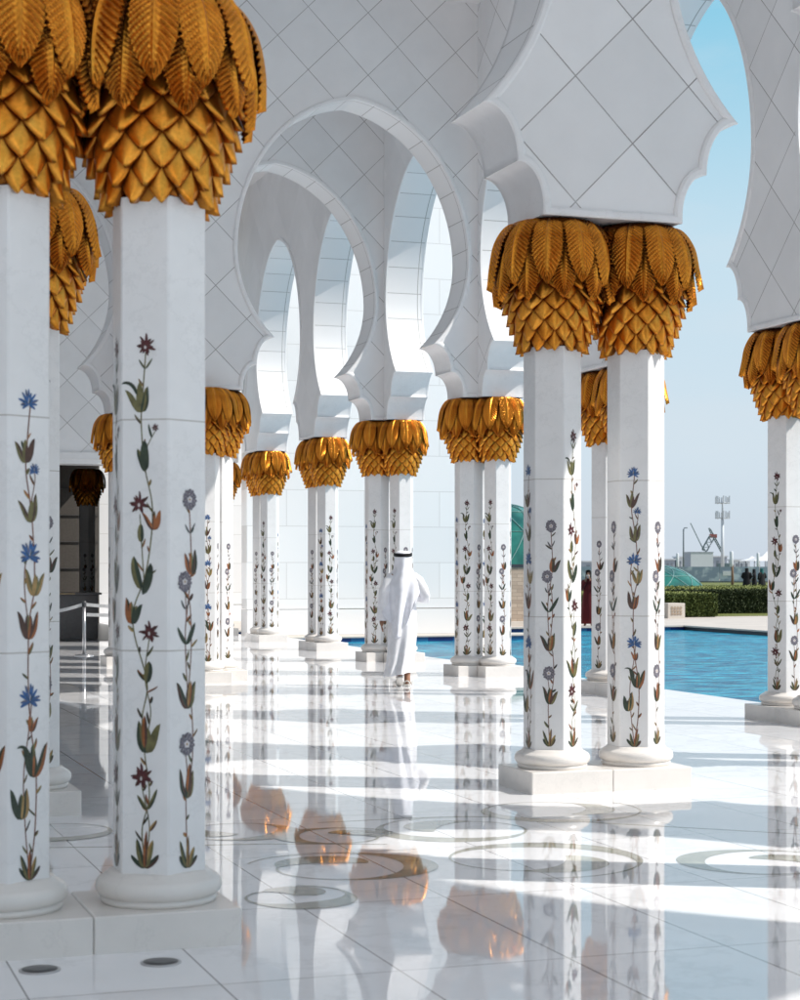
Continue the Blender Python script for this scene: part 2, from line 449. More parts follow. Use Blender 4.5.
def vine(kind, seed):
    JR.seed(seed*7+3)
    mb = MB(); z = lambda w: w - PH + JR.uniform(-.006, .006)
    if kind == 'red':
        strand(mb, [(0, z(.34)), (-.012, z(.48)), (.02, z(.62)), (.0, z(.8)), (-.012, z(.95)), (.01, z(1.10)), (-.045, z(1.30)), (-.05, z(1.42)), (.0, z(1.56)), (.028, z(1.72)), (.032, z(1.86)), (.0, z(2.02)), (-.016, z(2.2)), (-.01, z(2.32)), (.004, z(2.5))], .006, 'olive')
        strand(mb, [(.0, z(.34)), (.02, z(.5)), (-.012, z(.66)), (-.01, z(.72))], .005, 'olive')
        strand(mb, [(.0, z(.84)), (.026, z(.98)), (.0, z(1.13)), (.02, z(1.3))], .005, 'olive')
        strand(mb, [(.0, z(1.5)), (-.012, z(1.66)), (-.022, z(1.82))], .005, 'olive')
        strand(mb, [(-.005, z(2.07)), (.02, z(2.13)), (.045, z(2.17))], .004, 'olive')
        base_leaves(mb, z(.315), .15)
        pair(mb, (.01, z(.60)), .085); star(mb, (-.014, z(.71)), .048, 'maroon')
        tulip(mb, (.01, z(.885)), .15, ('green', 'olive', 'olive')); leaf(mb, (.0, z(.83)), -.05, .14, .035, C_['orange'], C_['brown'], 0, 6)
        leaf(mb, (.006, z(1.105)), .3, .12, .05, C_['olive'], C_['green'], -.25, 4)
        star(mb, (.022, z(1.32)), .042, 'maroon')
        tulip(mb, (-.058, z(1.41)), .11, ('orange', 'green', 'green'))
        leaf(mb, (-.015, z(1.50)), -.35, .17, .05, C_['olive'], C_['green'], .35, 4); leaf(mb, (-.01, z(1.48)), .55, .15, .05, C_['green'], C_['green'], -.4, 4)
        leaf(mb, (-.016, z(1.70)), -.15, .09, .045, C_['olive'], C_['green'], .2, 4)
        tulip(mb, (.042, z(1.80)), .09, ('brown', 'orange', 'orange')); star(mb, (-.024, z(1.86)), .042, 'maroon')
        leaf(mb, (.0, z(2.0)), -.3, .11, .04, C_['green'], C_['olive'], -.1, 4); leaf(mb, (.005, z(2.0)), -.08, .14, .045, C_['green'], C_['green'], .2, 4.5)
        star(mb, (.046, z(2.18)), .016, 'maroon')
        tulip(mb, (-.014, z(2.32)), .135, ('olive', 'olive', 'green'), 3, 1)
        pair(mb, (.003, z(2.455)), .055); star(mb, (.004, z(2.53)), .042, 'maroon')
    elif kind == 'grey':
        strand(mb, [(0, z(.34)), (-.008, z(.6)), (.008, z(.66)), (.03, z(.8)), (.025, z(.98)), (.0, z(1.08)), (-.012, z(1.3)), (.0, z(1.42)), (.022, z(1.6)), (.015, z(1.78)), (.01, z(1.86))], .006)
        strand(mb, [(.005, z(1.06)), (.022, z(1.25)), (.016, z(1.42)), (.0, z(1.48))], .006)
        strand(mb, [(.004, z(.68)), (-.01, z(.8))], .005); strand(mb, [(-.006, z(1.38)), (-.014, z(1.52))], .005)
        base_leaves(mb, z(.315), .13, 'tan')
        tulip(mb, (.002, z(.68)), .13, ('green', 'brown', 'olive')); leaf(mb, (0, z(.63)), .2, .13, .035, C_['orange'], C_['brown'], 0, 6)
        ringfl(mb, (-.004, z(.84)), .044)
        tulip(mb, (.004, z(1.06)), .13, ('brown', 'green', 'olive')); leaf(mb, (.004, z(1.0)), .22, .12, .03, C_['tan'], C_['orange'], 0, 6)
        pair(mb, (-.004, z(1.31)), .105, ('green', 'green')); pair(mb, (-.012, z(1.43)), .05, ('green', 'grey'))
        ringfl(mb, (-.016, z(1.53)), .040); tulip(mb, (.026, z(1.62)), .12, ('orange', 'brown', 'green'))
        pair(mb, (.014, z(1.76)), .05, ('green', 'grey')); ringfl(mb, (.012, z(1.88)), .040)
    else:
        strand(mb, [(.0, z(.32)), (.028, z(.5)), (.034, z(.74)), (.008, z(.92)), (-.006, z(1.1)), (-.002, z(1.36)), (.026, z(1.52)), (.02, z(1.7)), (.008, z(1.84)), (-.018, z(2.0)), (-.01, z(2.12)), (.004, z(2.26))], .007)
        strand(mb, [(.0, z(.32)), (-.02, z(.5)), (-.03, z(.72)), (-.002, z(.92)), (.012, z(1.04))], .006)
        strand(mb, [(-.006, z(1.36)), (-.024, z(1.5)), (-.022, z(1.6)), (.0, z(1.65))], .006)
        strand(mb, [(.008, z(1.86)), (.028, z(1.95)), (.024, z(2.0))], .005)
        base_leaves(mb, z(.30), .13, 'orange')
        tulip(mb, (-.038, z(.62)), .14, ('green', 'green', 'tan')); tulip(mb, (.022, z(.80)), .15, ('green', 'green', 'orange'), 3, 1)
        tulip(mb, (.008, z(.95)), .07, ('orange', 'orange', 'brown')); lotus(mb, (.002, z(1.06)), .048)
        tulip(mb, (-.004, z(1.36)), .13, ('brown', 'brown', 'orange'), 3); tulip(mb, (.026, z(1.54)), .12, ('tan', 'olive', 'tan'))
        lotus(mb, (.0, z(1.66)), .048); tulip(mb, (.008, z(1.84)), .12, ('olive', 'brown', 'olive'))
        lotus(mb, (.024, z(2.0)), .026); tulip(mb, (-.018, z(2.09)), .12, ('olive', 'brown', 'brown'), 3); lotus(mb, (-.006, z(2.29)), .042)
    return mb.mesh('floral_inlay', INL)
VINE = {(k, v): vine(k, v) for k in ('red', 'grey', 'blue') for v in range(5)}

def make_shaft():
    mb = MB()
    c = .006
    pts = []
    for k in range(6):
        a = R(-90 + 60*k)
        v = Vector((math.cos(a), math.sin(a)))*HR
        t = Vector((-math.sin(a), math.cos(a)))
        pts += [v - t*c - v.normalized()*c*.5, v + t*c - v.normalized()*c*.5]
    n = len(pts)
    lo = [mb.vert((p.x, p.y, .06)) for p in pts]; hi = [mb.vert((p.x, p.y, ZT+.05)) for p in pts]
    for k in range(n): mb.face((lo[k], lo[(k+1) % n], hi[(k+1) % n], hi[k]))
    mb.face(hi)
    return mb.mesh('shaft', M['shaft'])
def make_base():
    mb = MB()
    mb.lathe([(.245, .0), (.252, .012), (.252, .022), (.244, .028)] + [(.238+.034*math.cos(t), .070+.042*math.sin(t)) for t in [R(-80+16*i) for i in range(11)]] + [(.236, .118), (.222, .124), (.214, .136), (.18, .14)], 48)
    return mb.mesh('base_ring', M['plinth'])
def cup_r(z):        # z in world height of the capital
    P = [(3.06, .196), (3.15, .212), (3.24, .245), (3.35, .290), (3.45, .318), (3.58, .330), (3.7, .33), (3.85, .33), (4.0, .30)]
    for (a, ra), (b_, rb) in zip(P, P[1:]):
        if z <= b_: return ra + (rb-ra)*max(0, (z-a)/(b_-a))
    return P[-1][1]
def make_cup():
    mb = MB(); n = 12; dz = .071
    prof = [(cup_r(3.11+.08*i)-.03, 3.11+.08*i-PH) for i in range(12)] + [(.29, 4.06-PH)]
    mb.lathe(prof, 24)
    for row in range(9):
        z0 = 3.182 + row*dz
        for k in range(n):
            a0 = 2*PI*(k + .5*(row % 2))/n
            j = rng.uniform(-.004, .005)
            H = .105; tipd = .062 if row else .058; nt_ = 8; ns = 6
            def P(u, t, out):       # u in half widths, t from the hidden top to the tip
                w = H - (H+tipd)*t
                zz = z0 + w; rr = cup_r(zz) + out; a = a0 + u*PI/n*1.06
                return (rr*math.cos(a), rr*math.sin(a), zz-PH)
            grid = []
            for i in range(nt_+1):
                t = i/nt_
                hw = .60 + .40*min(1, t/.42) if t < .42 else max(.03, 1 - ((t-.42)/.58)**1.5)
                grid.append([mb.vert(P(hw*sx, t, -.014 + (.066+j)*t**1.25 - .016*sx*sx + .007*(1-abs(sx)))) for sx in [-1+2*q/ns for q in range(ns+1)]])
            for a_, b_ in zip(grid, grid[1:]):
                for q in range(ns): mb.face((a_[q], b_[q], b_[q+1], a_[q+1]), 0, None, True)
            # thin rim and the underside
            edge = [(g[0], -1, i) for i, g in enumerate(grid)] + [(v, None, nt_) for v in grid[-1][1:-1]] + [(g[-1], 1, i) for i, g in reversed(list(enumerate(grid)))]
            for (va, sa, ia), (vb, sb, ib) in zip(edge, edge[1:]):
                pa, pb = Vector(mb.v[va]), Vector(mb.v[vb])
                def inn(p, i):
                    d = Vector((p.x, p.y, 0)).normalized(); k_ = .018 + .030*(i/nt_)
                    return p - d*k_ + Vector((0, 0, .012*(i/nt_)))
                mb.face((vb, va, mb.vert(inn(pa, ia)), mb.vert(inn(pb, ib))))
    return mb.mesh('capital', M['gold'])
def make_frond(path, wid, seed):
    r_ = random.Random(seed)
    P = [Vector(p) for p in path]; P = [P[0]*2-P[1]] + P + [P[-1]*2-P[-2]]
    def at(t):
        x = t*(len(P)-3); i = min(int(x), len(P)-4); t = x-i
        a, b_, c, d = P[i:i+4]
        return .5*((2*b_) + (c-a)*t + (2*a-5*b_+4*c-d)*t*t + (3*b_-a-3*c+d)*t**3)
    mb = MB(); nt_, ns = 132, 18; nb = 21
    rows = []
    for i in range(nt_+1):
        t = i/nt_; p = at(t); q = at(min(1, t+.01)) - at(max(0, t-.01)); q.normalize()
        nr = Vector((-q.y, q.x)); nr = nr if nr.x > 0 or nr.y > 0 else -nr
        w = wid*(.60 + .40*math.sin(PI*.5*min(1, t/.58)))
        if t > .60: w *= max(0.03, (1 - ((t-.60)/.40)**1.9)**.85)
        row = []
        for j in range(ns+1):
            s_ = -1 + 2*j/ns; a = abs(s_)
            ph = (t*nb - a*2.6)
            fr = ph - math.floor(ph)
            ww = w
            if a > .9: ww = w*(1.0 - .30*fr)
            bar = (abs(fr-.5)*2)*.0135*min(1, a*3)*min(1, (1-t)*9+.4)
            h = .016*math.exp(-(s_/.10)**2) - .030*a**1.7 + bar
            tt = t - a*.0
            pos = p + nr*h
            row.append(mb.vert((pos.x, s_*ww, pos.y - PH - a*.012*t)))
        rows.append(row)
    for a, b_ in zip(rows, rows[1:]):
        for j in range(ns): mb.face((a[j], b_[j], b_[j+1], a[j+1]))
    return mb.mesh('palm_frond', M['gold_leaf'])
FR_UP = [make_frond([(.20, 4.058), (.325, 4.030), (.412, 3.91), (.448, 3.75), (.450+e*.7, 3.585+e*.6)], .119-abs(e)*.2, 1) for e in (.0, .022, .040, -.008)]
FR_LO = [make_frond([(.33, 3.95), (.395, 3.80), (.420, 3.64), (.408+e, 3.475+e*.5)], .101, 2) for e in (.0, .03)]

def col_proto():
    root = empty('column', (0, 0, 0))
    child(link('base_ring', make_base(), root), root)
    sh = child(link('shaft', make_shaft(), root), root)
    cp = child(link('capital', make_cup(), root), root)
    for k in range(11):
        f = child(link('palm_frond', FR_LO[k % 2], cp), cp); f.rotation_euler = (R(rng.uniform(-.6, .6)), 0, 2*PI*(k+.5)/11 + rng.uniform(-.03, .03))
    for k in range(11):
        f = child(link('palm_frond', FR_UP[(0, 1, 3, 0, 2, 1, 0, 3, 1, 0, 2)[k]], cp), cp); f.rotation_euler = (R(rng.uniform(-.6, .6)), 0, 2*PI*k/11 + rng.uniform(-.03, .03))
    return root
PROTO = col_proto()
used = [False]
def column(x, y, label, faces=('grey', 'blue', 'grey', 'red'), group=None, turned=None):
    """faces: inlay on the faces turned to -X, (-X,-Y), (+X,-Y), +X"""
    o = PROTO if not used[0] else copy_tree(PROTO)
    used[0] = True
    o.location = (x, y, PH)
    if turned is None: turned = abs(x-X2) < .05 or (abs(x-X1) < .05)
    tag(o, label, 'column', group)
    sh = [c for c in kids[o.name] if c.name.startswith('shaft')][0]
    if turned: sh.rotation_euler = (0, 0, R(30))
    for k, (fk, ang) in enumerate(zip(faces, (-90, -30, 30, 90))):
        v = link('floral_inlay', VINE[(fk, rng.randrange(5))], sh); v.rotation_euler = (0, 0, R(ang))
    cp = [c for c in kids[o.name] if c.name.startswith('capital')][0]
    cp.rotation_euler = (0, 0, R(rng.uniform(-12, 12)))
    return o

def plinth(x, y, axis, label, side=(), group='pale marble plinths under the columns'):
    mb = MB(); g = .0015
    L = .625; W = .315
    for s_ in (-1, 1):
        if axis == 'x': mb.bbox((x+(g if s_ > 0 else -L), y-W, 0), (x+(L if s_ > 0 else -g), y+W, PH), .006)
        else: mb.bbox((x-W, y+(g if s_ > 0 else -L), 0), (x+W, y+(L if s_ > 0 else -g), PH), .006)
    for s_ in side:
        if s_ < 0: mb.bbox((x-W-.30, y-W, 0), (x-W-.003, y+W, PH), .006)
        else: mb.bbox((x+W+.003, y-W, 0), (x+W+.30, y+W, PH), .006)
    o = mb.build('column_plinth', M['plinth'])
    tag(o, label, 'plinth', group)
    return o

# ------------------------------------------------------------------ arcade walls
def opening_profile():
    """right half of a bay opening, from the impost (u measured from bay centre, pitch P) up to the apex"""
    def f(P):
        h = P/2
        pts = []; cusp = []
        # two scallops
        n = 10
        for i in range(n+1):
            t = R(90)*(1-i/n); pts.append((h - (.735-.195*math.sin(t)), 4.115+.315*math.cos(t)))
        cusp.append(len(pts)-1)
        for i in range(n+1):
            t = R(90)*(1-i/n); pts.append((h - (.99-.255*math.sin(t)), 4.43+.39*math.cos(t)))
        cusp.append(len(pts)-1)
        r = h - .46; zc = 6.03
        a0 = -math.asin((zc-4.82)/r); u0 = r*math.cos(a0); du = (h-.99) - u0
        for i in range(1, 15):
            a = a0*(1-i/14); pts.append((r*math.cos(a) + du*(1-i/14), zc + r*math.sin(a)))
        rise = 2.22
        RR = (r*r + rise*rise)/(2*r); cxx = r-RR; a1 = math.atan2(rise, -cxx)
        for i in range(1, 25):
            a = a1*i/24; e = R(90)*i/24
            k = .45
            pts.append((k*(cxx + RR*math.cos(a)) + (1-k)*r*math.cos(e), zc + k*RR*math.sin(a) + (1-k)*rise*math.sin(e)))
        pts[-1] = (0, zc+rise)
        return [(pts[0][0], ZI)] + pts, [c+1 for c in cusp]
    return f
OPF = opening_profile()
ZTOP = 9.95
def offset_path(pts, d, closed=False):
    out = []
    n = len(pts)
    for i in range(n):
        p = Vector(pts[i]); a = Vector(pts[max(0, i-1)]); c = Vector(pts[min(n-1, i+1)])
        d1 = (p-a); d2 = (c-p)
        if d1.length < 1e-6: d1 = d2
        if d2.length < 1e-6: d2 = d1
        d1.normalize(); d2.normalize()
        n1 = Vector((-d1.y, d1.x)); n2 = Vector((-d2.y, d2.x))
        m_ = n1+n2
        if m_.length < .2: m_ = n1
        m_.normalize()
        k = 1/max(.55, m_.dot(n1))
        out.append(p + m_*d*k)
    return out
def arcade_run(centers, axis, fixed, label, u_lo, u_hi, cut_hi=None, cut_lo=None, dz=0.0, bays=None):
    """centers: column positions along the run; wall from u_lo to u_hi"""
    root = empty('arcade_wall', (0, 0, 0))
    if axis == 'x': root.location = (0, fixed, 0)
    else: root.location = (fixed, 0, 0); root.rotation_euler = (0, 0, R(90))
    tag(root, label, 'wall')
    zb = ZI + dz
    # outline of the wall from u_lo to u_hi along its lower edge
    low = []; segs = []
    for i in range(len(centers)-1):
        a, c = centers[i], centers[i+1]; P = c-a; mid = (a+c)/2
        half, cusps = OPF(P)
        half = [(u, zb if k == 0 else z) for k, (u, z) in enumerate(half)]
        left = [(mid-u, z) for u, z in half]; right = [(mid+u, z) for u, z in half[::-1]]
        segs.append((left + right[1:], cusps, len(half)))
    wall = MB()
    for f_ in (-1, 1):
        y = f_*TH
        for i, (path, cu, nh) in enumerate(segs):
            # split at the apex so that each half is a simple polygon
            ap = path[nh-1]
            lo_u = u_lo if i == 0 else centers[i]
            hi_u = u_hi if i == len(segs)-1 else centers[i+1]
            A = [(lo_u, zb)] + path[:nh] + [(ap[0], ZTOP), (lo_u, ZTOP)]
            B = path[nh-1:] + [(hi_u, zb), (hi_u, ZTOP), (ap[0], ZTOP)]
            for q in (A, B):
                q = [(u, y, z) for u, z in q]
                wall.poly(q if f_ < 0 else q[::-1])
    # underside, ends
    edges = [u_lo] + [c for s_ in segs for c in (s_[0][0][0], s_[0][-1][0])] + [u_hi]
    for k in range(0, len(edges), 2):
        wall.poly([(edges[k], -TH, zb), (edges[k], TH, zb), (edges[k+1], TH, zb), (edges[k+1], -TH, zb)])
    for u in (u_lo, u_hi):
        wall.poly([(u, -TH, zb), (u, TH, zb), (u, TH, ZTOP), (u, -TH, ZTOP)])
    wall.build('wall_panel', M['diamond'], root)
    for path, cusps, nh in segs:
        s_ = MB(); L = 0; n = len(path)
        brk = set([cusps[0], cusps[1], n-1-cusps[0], n-1-cusps[1], nh-1, 1, n-2])
        prev = None
        for k in range(n-1):
            p, q = path[k], path[k+1]
            l = math.hypot(q[0]-p[0], q[1]-p[1])
            if prev is None or k in brk:
                prev = (s_.vert((p[0], -TH, p[1])), s_.vert((p[0], TH, p[1])))
            cur = (s_.vert((q[0], -TH, q[1])), s_.vert((q[0], TH, q[1])))
            s_.face((prev[0], prev[1], cur[1], cur[0]), 0, ((L, 0), (L, .5), (L+l, .5), (L+l, 0)), True)
            if k < cusps[1] or k >= n-1-cusps[1]: s_.m[-1] = 1
            prev = cur; L += l
        s_.build('arch_soffit', [M['soffit'], M['plain']], root)
        # moulding: a rounded band along the edge of the opening on both faces
        mo = MB()
        a0, a1 = path[0], path[-1]
        full = [(max(u_lo+.001, a0[0]-.54), zb)] + [path[0]] + path[1:-1] + [path[-1]] + [(min(u_hi-.001, a1[0]+.54), zb)]
        offs = [offset_path(full, d) for d in (-.003, -.003, .010, .040, .058, .063)]
        outs = (-.01, .018, .026, .025, .014, -.01)
        for f_ in (-1, 1):
            rings = []
            for o_, e in zip(offs, outs):
                rings.append([mo.vert((p[0], f_*(TH+e), p[1])) for p in o_])
            for a, c in zip(rings, rings[1:]):
                for k in range(len(a)-1):
                    ids = (a[k], a[k+1], c[k+1], c[k])
                    mo.face(ids if f_ > 0 else ids[::-1], 0, None, False)
        mo.build('arch_molding', M['plain'], root)
    return root

arcade_run([CY[0]-PY] + CY[0:11], 'y', X2, 'white marble arcade wall of pointed keyhole arches running back along the pool', CY[0]-PY-.6, CY[10]+2.2)
arcade_run([X0-PX, X0, X1, X2], 'x', YC, 'white diamond panelled cross wall resting on the big golden pair at right', X0-PX-.3, X2-.1, dz=.003)
arcade_run([X0-PX, X0, X1, X2], 'x', YA, 'nearest white cross wall carried by the golden capitals at upper left', X0-PX-.3, X2-.1, dz=.003)
arcade_run([X0-PX, X0, X1, X2], 'x', YG, 'white diamond panelled cross wall with the large keyhole arch in mid view', X0-PX-.3, X2-.1, dz=.003)
arcade_run([X0-PX, X0, X1, X2], 'x', YF, 'farther white cross wall whose keyhole arch shows through the middle arch', X0-PX-.3, X2-.1, dz=.003)
arcade_run([YG, YF], 'y', X1, 'white inner arcade wall joining the two farther cross walls on the left', YG-.1, YF+.1, dz=.006)

# ------------------------------------------------------------------ columns and plinths
s = .333; q = .325
column(X0+s, YA, 'big near column at left with dark red flowers, golden capital cut by the top edge', ('red', 'red', 'grey', 'blue'))
column(X0-s, YA, 'nearest column at the left edge with blue lotus flowers on its right face', ('grey', 'blue', 'blue', 'red'))
plinth(X0, YA, 'x', 'near marble plinth at lower left under the two biggest columns')
column(X1-s, YC, 'left column of the big right hand pair, grey ring flowers on its middle face', ('blue', 'grey', 'red', 'grey'))
column(X1+s, YC, 'right column of the big right hand pair, tall blue lotus vine on its middle face', ('grey', 'blue', 'grey', 'red'))
plinth(X1, YC, 'x', 'square edged marble plinth under the big right hand pair of columns')
column(X0+s, YC, 'golden topped column half hidden behind the two nearest columns at left', ('red', 'blue', 'grey', 'blue'))
column(X0-s, YC, 'column of the second left pair hidden beyond the left edge', ('grey', 'red', 'grey', 'blue'))
plinth(X0, YC, 'x', 'plinth showing its corner between the two nearest columns')
column(X2, YI-q, 'near column of the pair at the right edge of the photo, grey flowers', ('red', 'grey', 'blue', 'grey'))
column(X2, YI+q, 'far column of the pair at the right edge, small red flowers on its shaded face', ('red', 'grey', 'blue', 'grey'))
plinth(X2, YI, 'y', 'plinth by the pool at the right edge of the photo')
column(X2, YH-q, 'poolside column hidden behind the right column of the big pair', ('grey', 'red', 'grey', 'blue'))
column(X2, YH+q, 'slim shaded column seen in the gap between the two columns of the big pair', ('grey', 'grey', 'grey', 'blue'))
plinth(X2, YH, 'y', 'plinth seen in the gap behind the big right hand pair')
column(X2, YG-q, 'right column of the golden triple just left of the big pair', ('red', 'grey', 'blue', 'grey'))
column(X2, YG+q, 'rear column of the triple just left of the big pair', ('grey', 'blue', 'grey', 'red'))
column(X2-s, YG, 'left column of the golden triple just left of the big pair', ('blue', 'red', 'grey', 'grey'))
plinth(X2, YG, 'y', 'stepped plinth under the triple just left of the big pair', (-1,))
column(X2, YF-q, 'front column of the triple behind the walking man', ('red', 'grey', 'grey', 'blue'))
column(X2, YF+q, 'rear column of the triple behind the walking man', ('grey', 'blue', 'grey', 'red'))
column(X2-s, YF, 'column at the left of the triple beside the walking man, red flowers', ('blue', 'red', 'grey', 'grey'))
plinth(X2, YF, 'y', 'stepped plinth just left of the walking man', (-1,))
column(X2, YE-q, 'front column of the next pair left of the man', ('blue', 'red', 'grey', 'grey'))
column(X2, YE+q, 'back column of the next pair left of the man', ('grey', 'grey', 'red', 'grey'))
plinth(X2, YE, 'y', 'low plinth under the next pair left of the man')
column(X2, YD-q, 'front column of the last full pair far down the gallery', ('red', 'grey', 'blue', 'grey'))
column(X2, YD+q, 'back column of the last full pair far down the gallery', ('grey', 'blue', 'grey', 'grey'))
plinth(X2, YD, 'y', 'small far plinth under the last full pair')
column(X2, YJ-q, 'farthest column, half hidden at the end of the gallery', ('blue', 'blue', 'grey', 'grey'))
column(X2, YJ+q, 'column hidden behind the farthest one', ('blue', 'grey', 'grey', 'grey'))
plinth(X2, YJ, 'y', 'farthest plinth at the end of the gallery')
column(X1+s-.06, YG, 'bright column right beside the near red flowered one, blue flowers on its left face', ('blue', 'blue', 'grey', 'red'))
column(X1-s+.06, YG, 'left column of the inner four, hidden behind the near red flowered column', ('blue', 'red', 'grey', 'red'))
column(X1, YG-q, 'front column of the inner four, behind the near red flowered column', ('red', 'blue', 'grey', 'red'))
column(X1, YG+q, 'back column of the inner four', ('red', 'grey', 'grey', 'red'))
plinth(X1, YG, 'y', 'wide plinth to the right of the near red flowered column', (-1, 1))
column(X1-s, YF, 'far left column beside the dark doorway, golden capital partly hidden', ('grey', 'grey', 'grey', 'red'))
column(X1+s, YF, 'right column of the farther inner four', ('grey', 'blue', 'grey', 'red'))
column(X1, YF-q, 'front column of the farther inner four', ('grey', 'red', 'grey', 'red'))
column(X1, YF+q, 'back column of the farther inner four', ('grey', 'red', 'blue', 'red'))
plinth(X1, YF, 'y', 'small plinth at the right of the dark doorway', (-1, 1))
column(4.42, 34.1, 'golden capital peeping out left of the dark doorway', ('grey', 'red', 'grey', 'blue'))
mb = MB(); mb.bbox((4.10, 33.78, 0), (4.74, 34.42, PH), .006)
o = mb.build('column_plinth', M['plinth']); tag(o, 'single plinth left of the dark doorway', 'plinth', 'pale marble plinths under the columns')
for yy in (CY[1], YA, YC):
    for e in (-q, q): column(X2, yy+e, 'poolside column outside the right edge of the view', ('grey', 'red', 'grey', 'blue'), 'columns just outside the frame')
    plinth(X2, yy, 'y', 'poolside plinth outside the right edge of the view')
for e in (-s, s): column(X1+.07+e, YA, 'inner column outside the right edge of the view', ('grey', 'red', 'grey', 'blue'), 'columns just outside the frame')
plinth(X1+.07, YA, 'x', 'inner plinth outside the right edge of the view')
# the column standing inside the dark hall
column(7.45, 46.0, 'dark column standing inside the unlit hall beyond the doorway', ('grey', 'grey', 'grey', 'grey'))

# ------------------------------------------------------------------ floor, ceiling, end wall, hall
mb = MB(); mb.box((-16, -20, -.3), (10.98, 39.8, 0)); mb.box((-16, 39.8, -.3), (10.44, 60, 0))
fl = tag(mb.build('floor', M['floor']), kind='structure')
mb = MB(); mb.box((-6.0, -6.0, 9.8), (10.31, 45.2, 10.3))
tag(mb.build('ceiling', M['plain']), kind='structure')

ZL = [.0006]
def scroll(mb, cx, cy, r, a0, turns, hand=1, thick=.075):
    ZL[0] += .0002; zl = ZL[0]; thick *= 1.75
    n = 70; pts = []
    for i in range(n+1):
        t = i/n
        a = a0 + hand*2*PI*turns*t
        rr = r*(1 - .60*t**1.5)
        w = .016 + thick*(math.sin(PI*min(1, max(0, (t-.12)/.42)))**2*.75 if t < .54 else 0) + thick*1.05*max(0, math.sin(PI*max(0, (t-.72)/.28)))**.8
        pts.append((cx, cy, a, rr, w, zl + i*2e-6))
    for p, q in zip(pts, pts[1:]):
        f = lambda k, s_: (k[0]+(k[3]+s_*k[4]*.5)*math.cos(k[2]), k[1]+(k[3]+s_*k[4]*.5)*math.sin(k[2]), k[5])
        mb.poly([f(p, -1), f(p, 1), f(q, 1), f(q, -1)][::hand])
mb = MB()
for a in ((3.91, 9.15, .60, -1.9, 1.35, 1, .13), (4.84, 10.97, .57, .4, 1.3, -1, .10), (3.95, 10.36, .52, 1.2, 1.35, 1, .12), (5.05, 8.62, .47, -.3, 1.3, 1, .11),
          (2.83, 9.25, .50, 2.6, 1.35, -1, .13), (2.36, 8.5, .30, 1.2, 1.2, -1, .12), (2.62, 10.75, .40, 2.8, 1.3, 1, .12), (3.16, 10.3, .36, .2, 1.25, 1, .11),
          (1.6, 11.1, .42, 2.0, 1.3, 1, .10)):
    scroll(mb, *a)
def sweep(pts, w):
    P = [Vector(p) for p in pts]
    P = [P[0]*2-P[1]] + P + [P[-1]*2-P[-2]]; out = []
    for i in range(1, len(P)-2):
        for k in range(10):
            t = k/10; a, b_, c, d = P[i-1:i+3]
            out.append(.5*((2*b_) + (c-a)*t + (2*a-5*b_+4*c-d)*t*t + (3*b_-a-3*c+d)*t**3))
    for i in range(len(out)-1):
        d = (out[i+1]-out[i]).normalized(); nn = Vector((d.y, -d.x))*w*(.4+.6*math.sin(PI*i/len(out)))*.5; n2 = Vector((d.y, -d.x))*w*(.4+.6*math.sin(PI*(i+1)/len(out)))*.5
        mb.poly([(v.x, v.y, -.0002 + w*.014) for v in (out[i]-nn, out[i]+nn, out[i+1]+n2, out[i+1]-n2)])
sweep([(3.2, 10.9), (4.2, 10.85), (5.0, 10.2), (5.9, 9.4)], .045)
sweep([(1.2, 10.5), (2.0, 10.3), (2.7, 10.15), (3.4, 9.9)], .04)
mb.build('scroll_inlay', M['inlay'], fl)

root = empty('fill_cut_wall', (-5.6, 0, 0)); tag(root, 'unseen white wall added beyond the left edge of the view to cut fill light', 'wall')
mb = MB(); mb.box((-.2, -9, 0), (.2, 38.2, ZTOP)); mb.build('wall_panel', M['plain'], root)  # added wall, out of view, keeping fill light off the near columns
mb = MB(); mb.box((.2, -9, 0), (.24, 38.2, .45)); mb.build('base_course', M['plinth'], root)
# end wall of the gallery with the tall doorway, dark hall behind
root = empty('gallery_end_wall', (0, 38.45, 0)); tag(root, 'white diamond panelled end wall around a tall dark doorway at far left', 'wall')
mb = MB(); dx0, dx1, dzt = 3.9, 6.95, 3.86
for x0, x1, z0, z1 in ((-3.6, dx0, 0, ZTOP), (dx1, 9.25, 0, ZTOP), (dx0, dx1, dzt, ZTOP)):
    mb.box((x0, -.15, z0), (x1, .15, z1))
mb.build('wall_panel', M['diamond'], root)
mb = MB()
mb.box((dx0-.14, -.19, 0), (dx0, -.152, dzt+.14)); mb.box((dx1, -.19, 0), (dx1+.14, -.152, dzt+.14)); mb.box((dx0, -.19, dzt), (dx1, -.152, dzt+.14))
mb.box((dx0+.002, -.152, 0), (dx0+.05, .5, dzt-.002)); mb.box((dx1-.05, -.152, 0), (dx1-.002, .5, dzt-.002)); mb.box((dx0+.05, -.152, dzt-.10), (dx1-.05, .5, dzt-.002))
mb.build('door_frame', M['plain'], root)
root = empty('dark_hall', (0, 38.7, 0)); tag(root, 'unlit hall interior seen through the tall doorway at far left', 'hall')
mb = MB(); mb.box((2.4, .2, .002), (2.5, 13, 4.6)); mb.box((8.7, .2, .002), (8.8, 11.2, 4.6)); mb.box((2.5, 12.9, .002), (8.7, 13, 4.6)); mb.box((2.4, .16, 4.6), (8.8, 13, 4.8))  # right wall stops short: unseen gap added to let light into the hall
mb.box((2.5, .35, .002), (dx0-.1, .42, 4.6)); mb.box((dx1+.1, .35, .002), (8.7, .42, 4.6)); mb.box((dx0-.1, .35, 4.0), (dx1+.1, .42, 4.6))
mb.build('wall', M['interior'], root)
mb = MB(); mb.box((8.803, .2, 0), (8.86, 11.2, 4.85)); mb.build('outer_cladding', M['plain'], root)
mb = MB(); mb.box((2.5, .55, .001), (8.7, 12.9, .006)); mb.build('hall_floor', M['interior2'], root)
mb = MB()
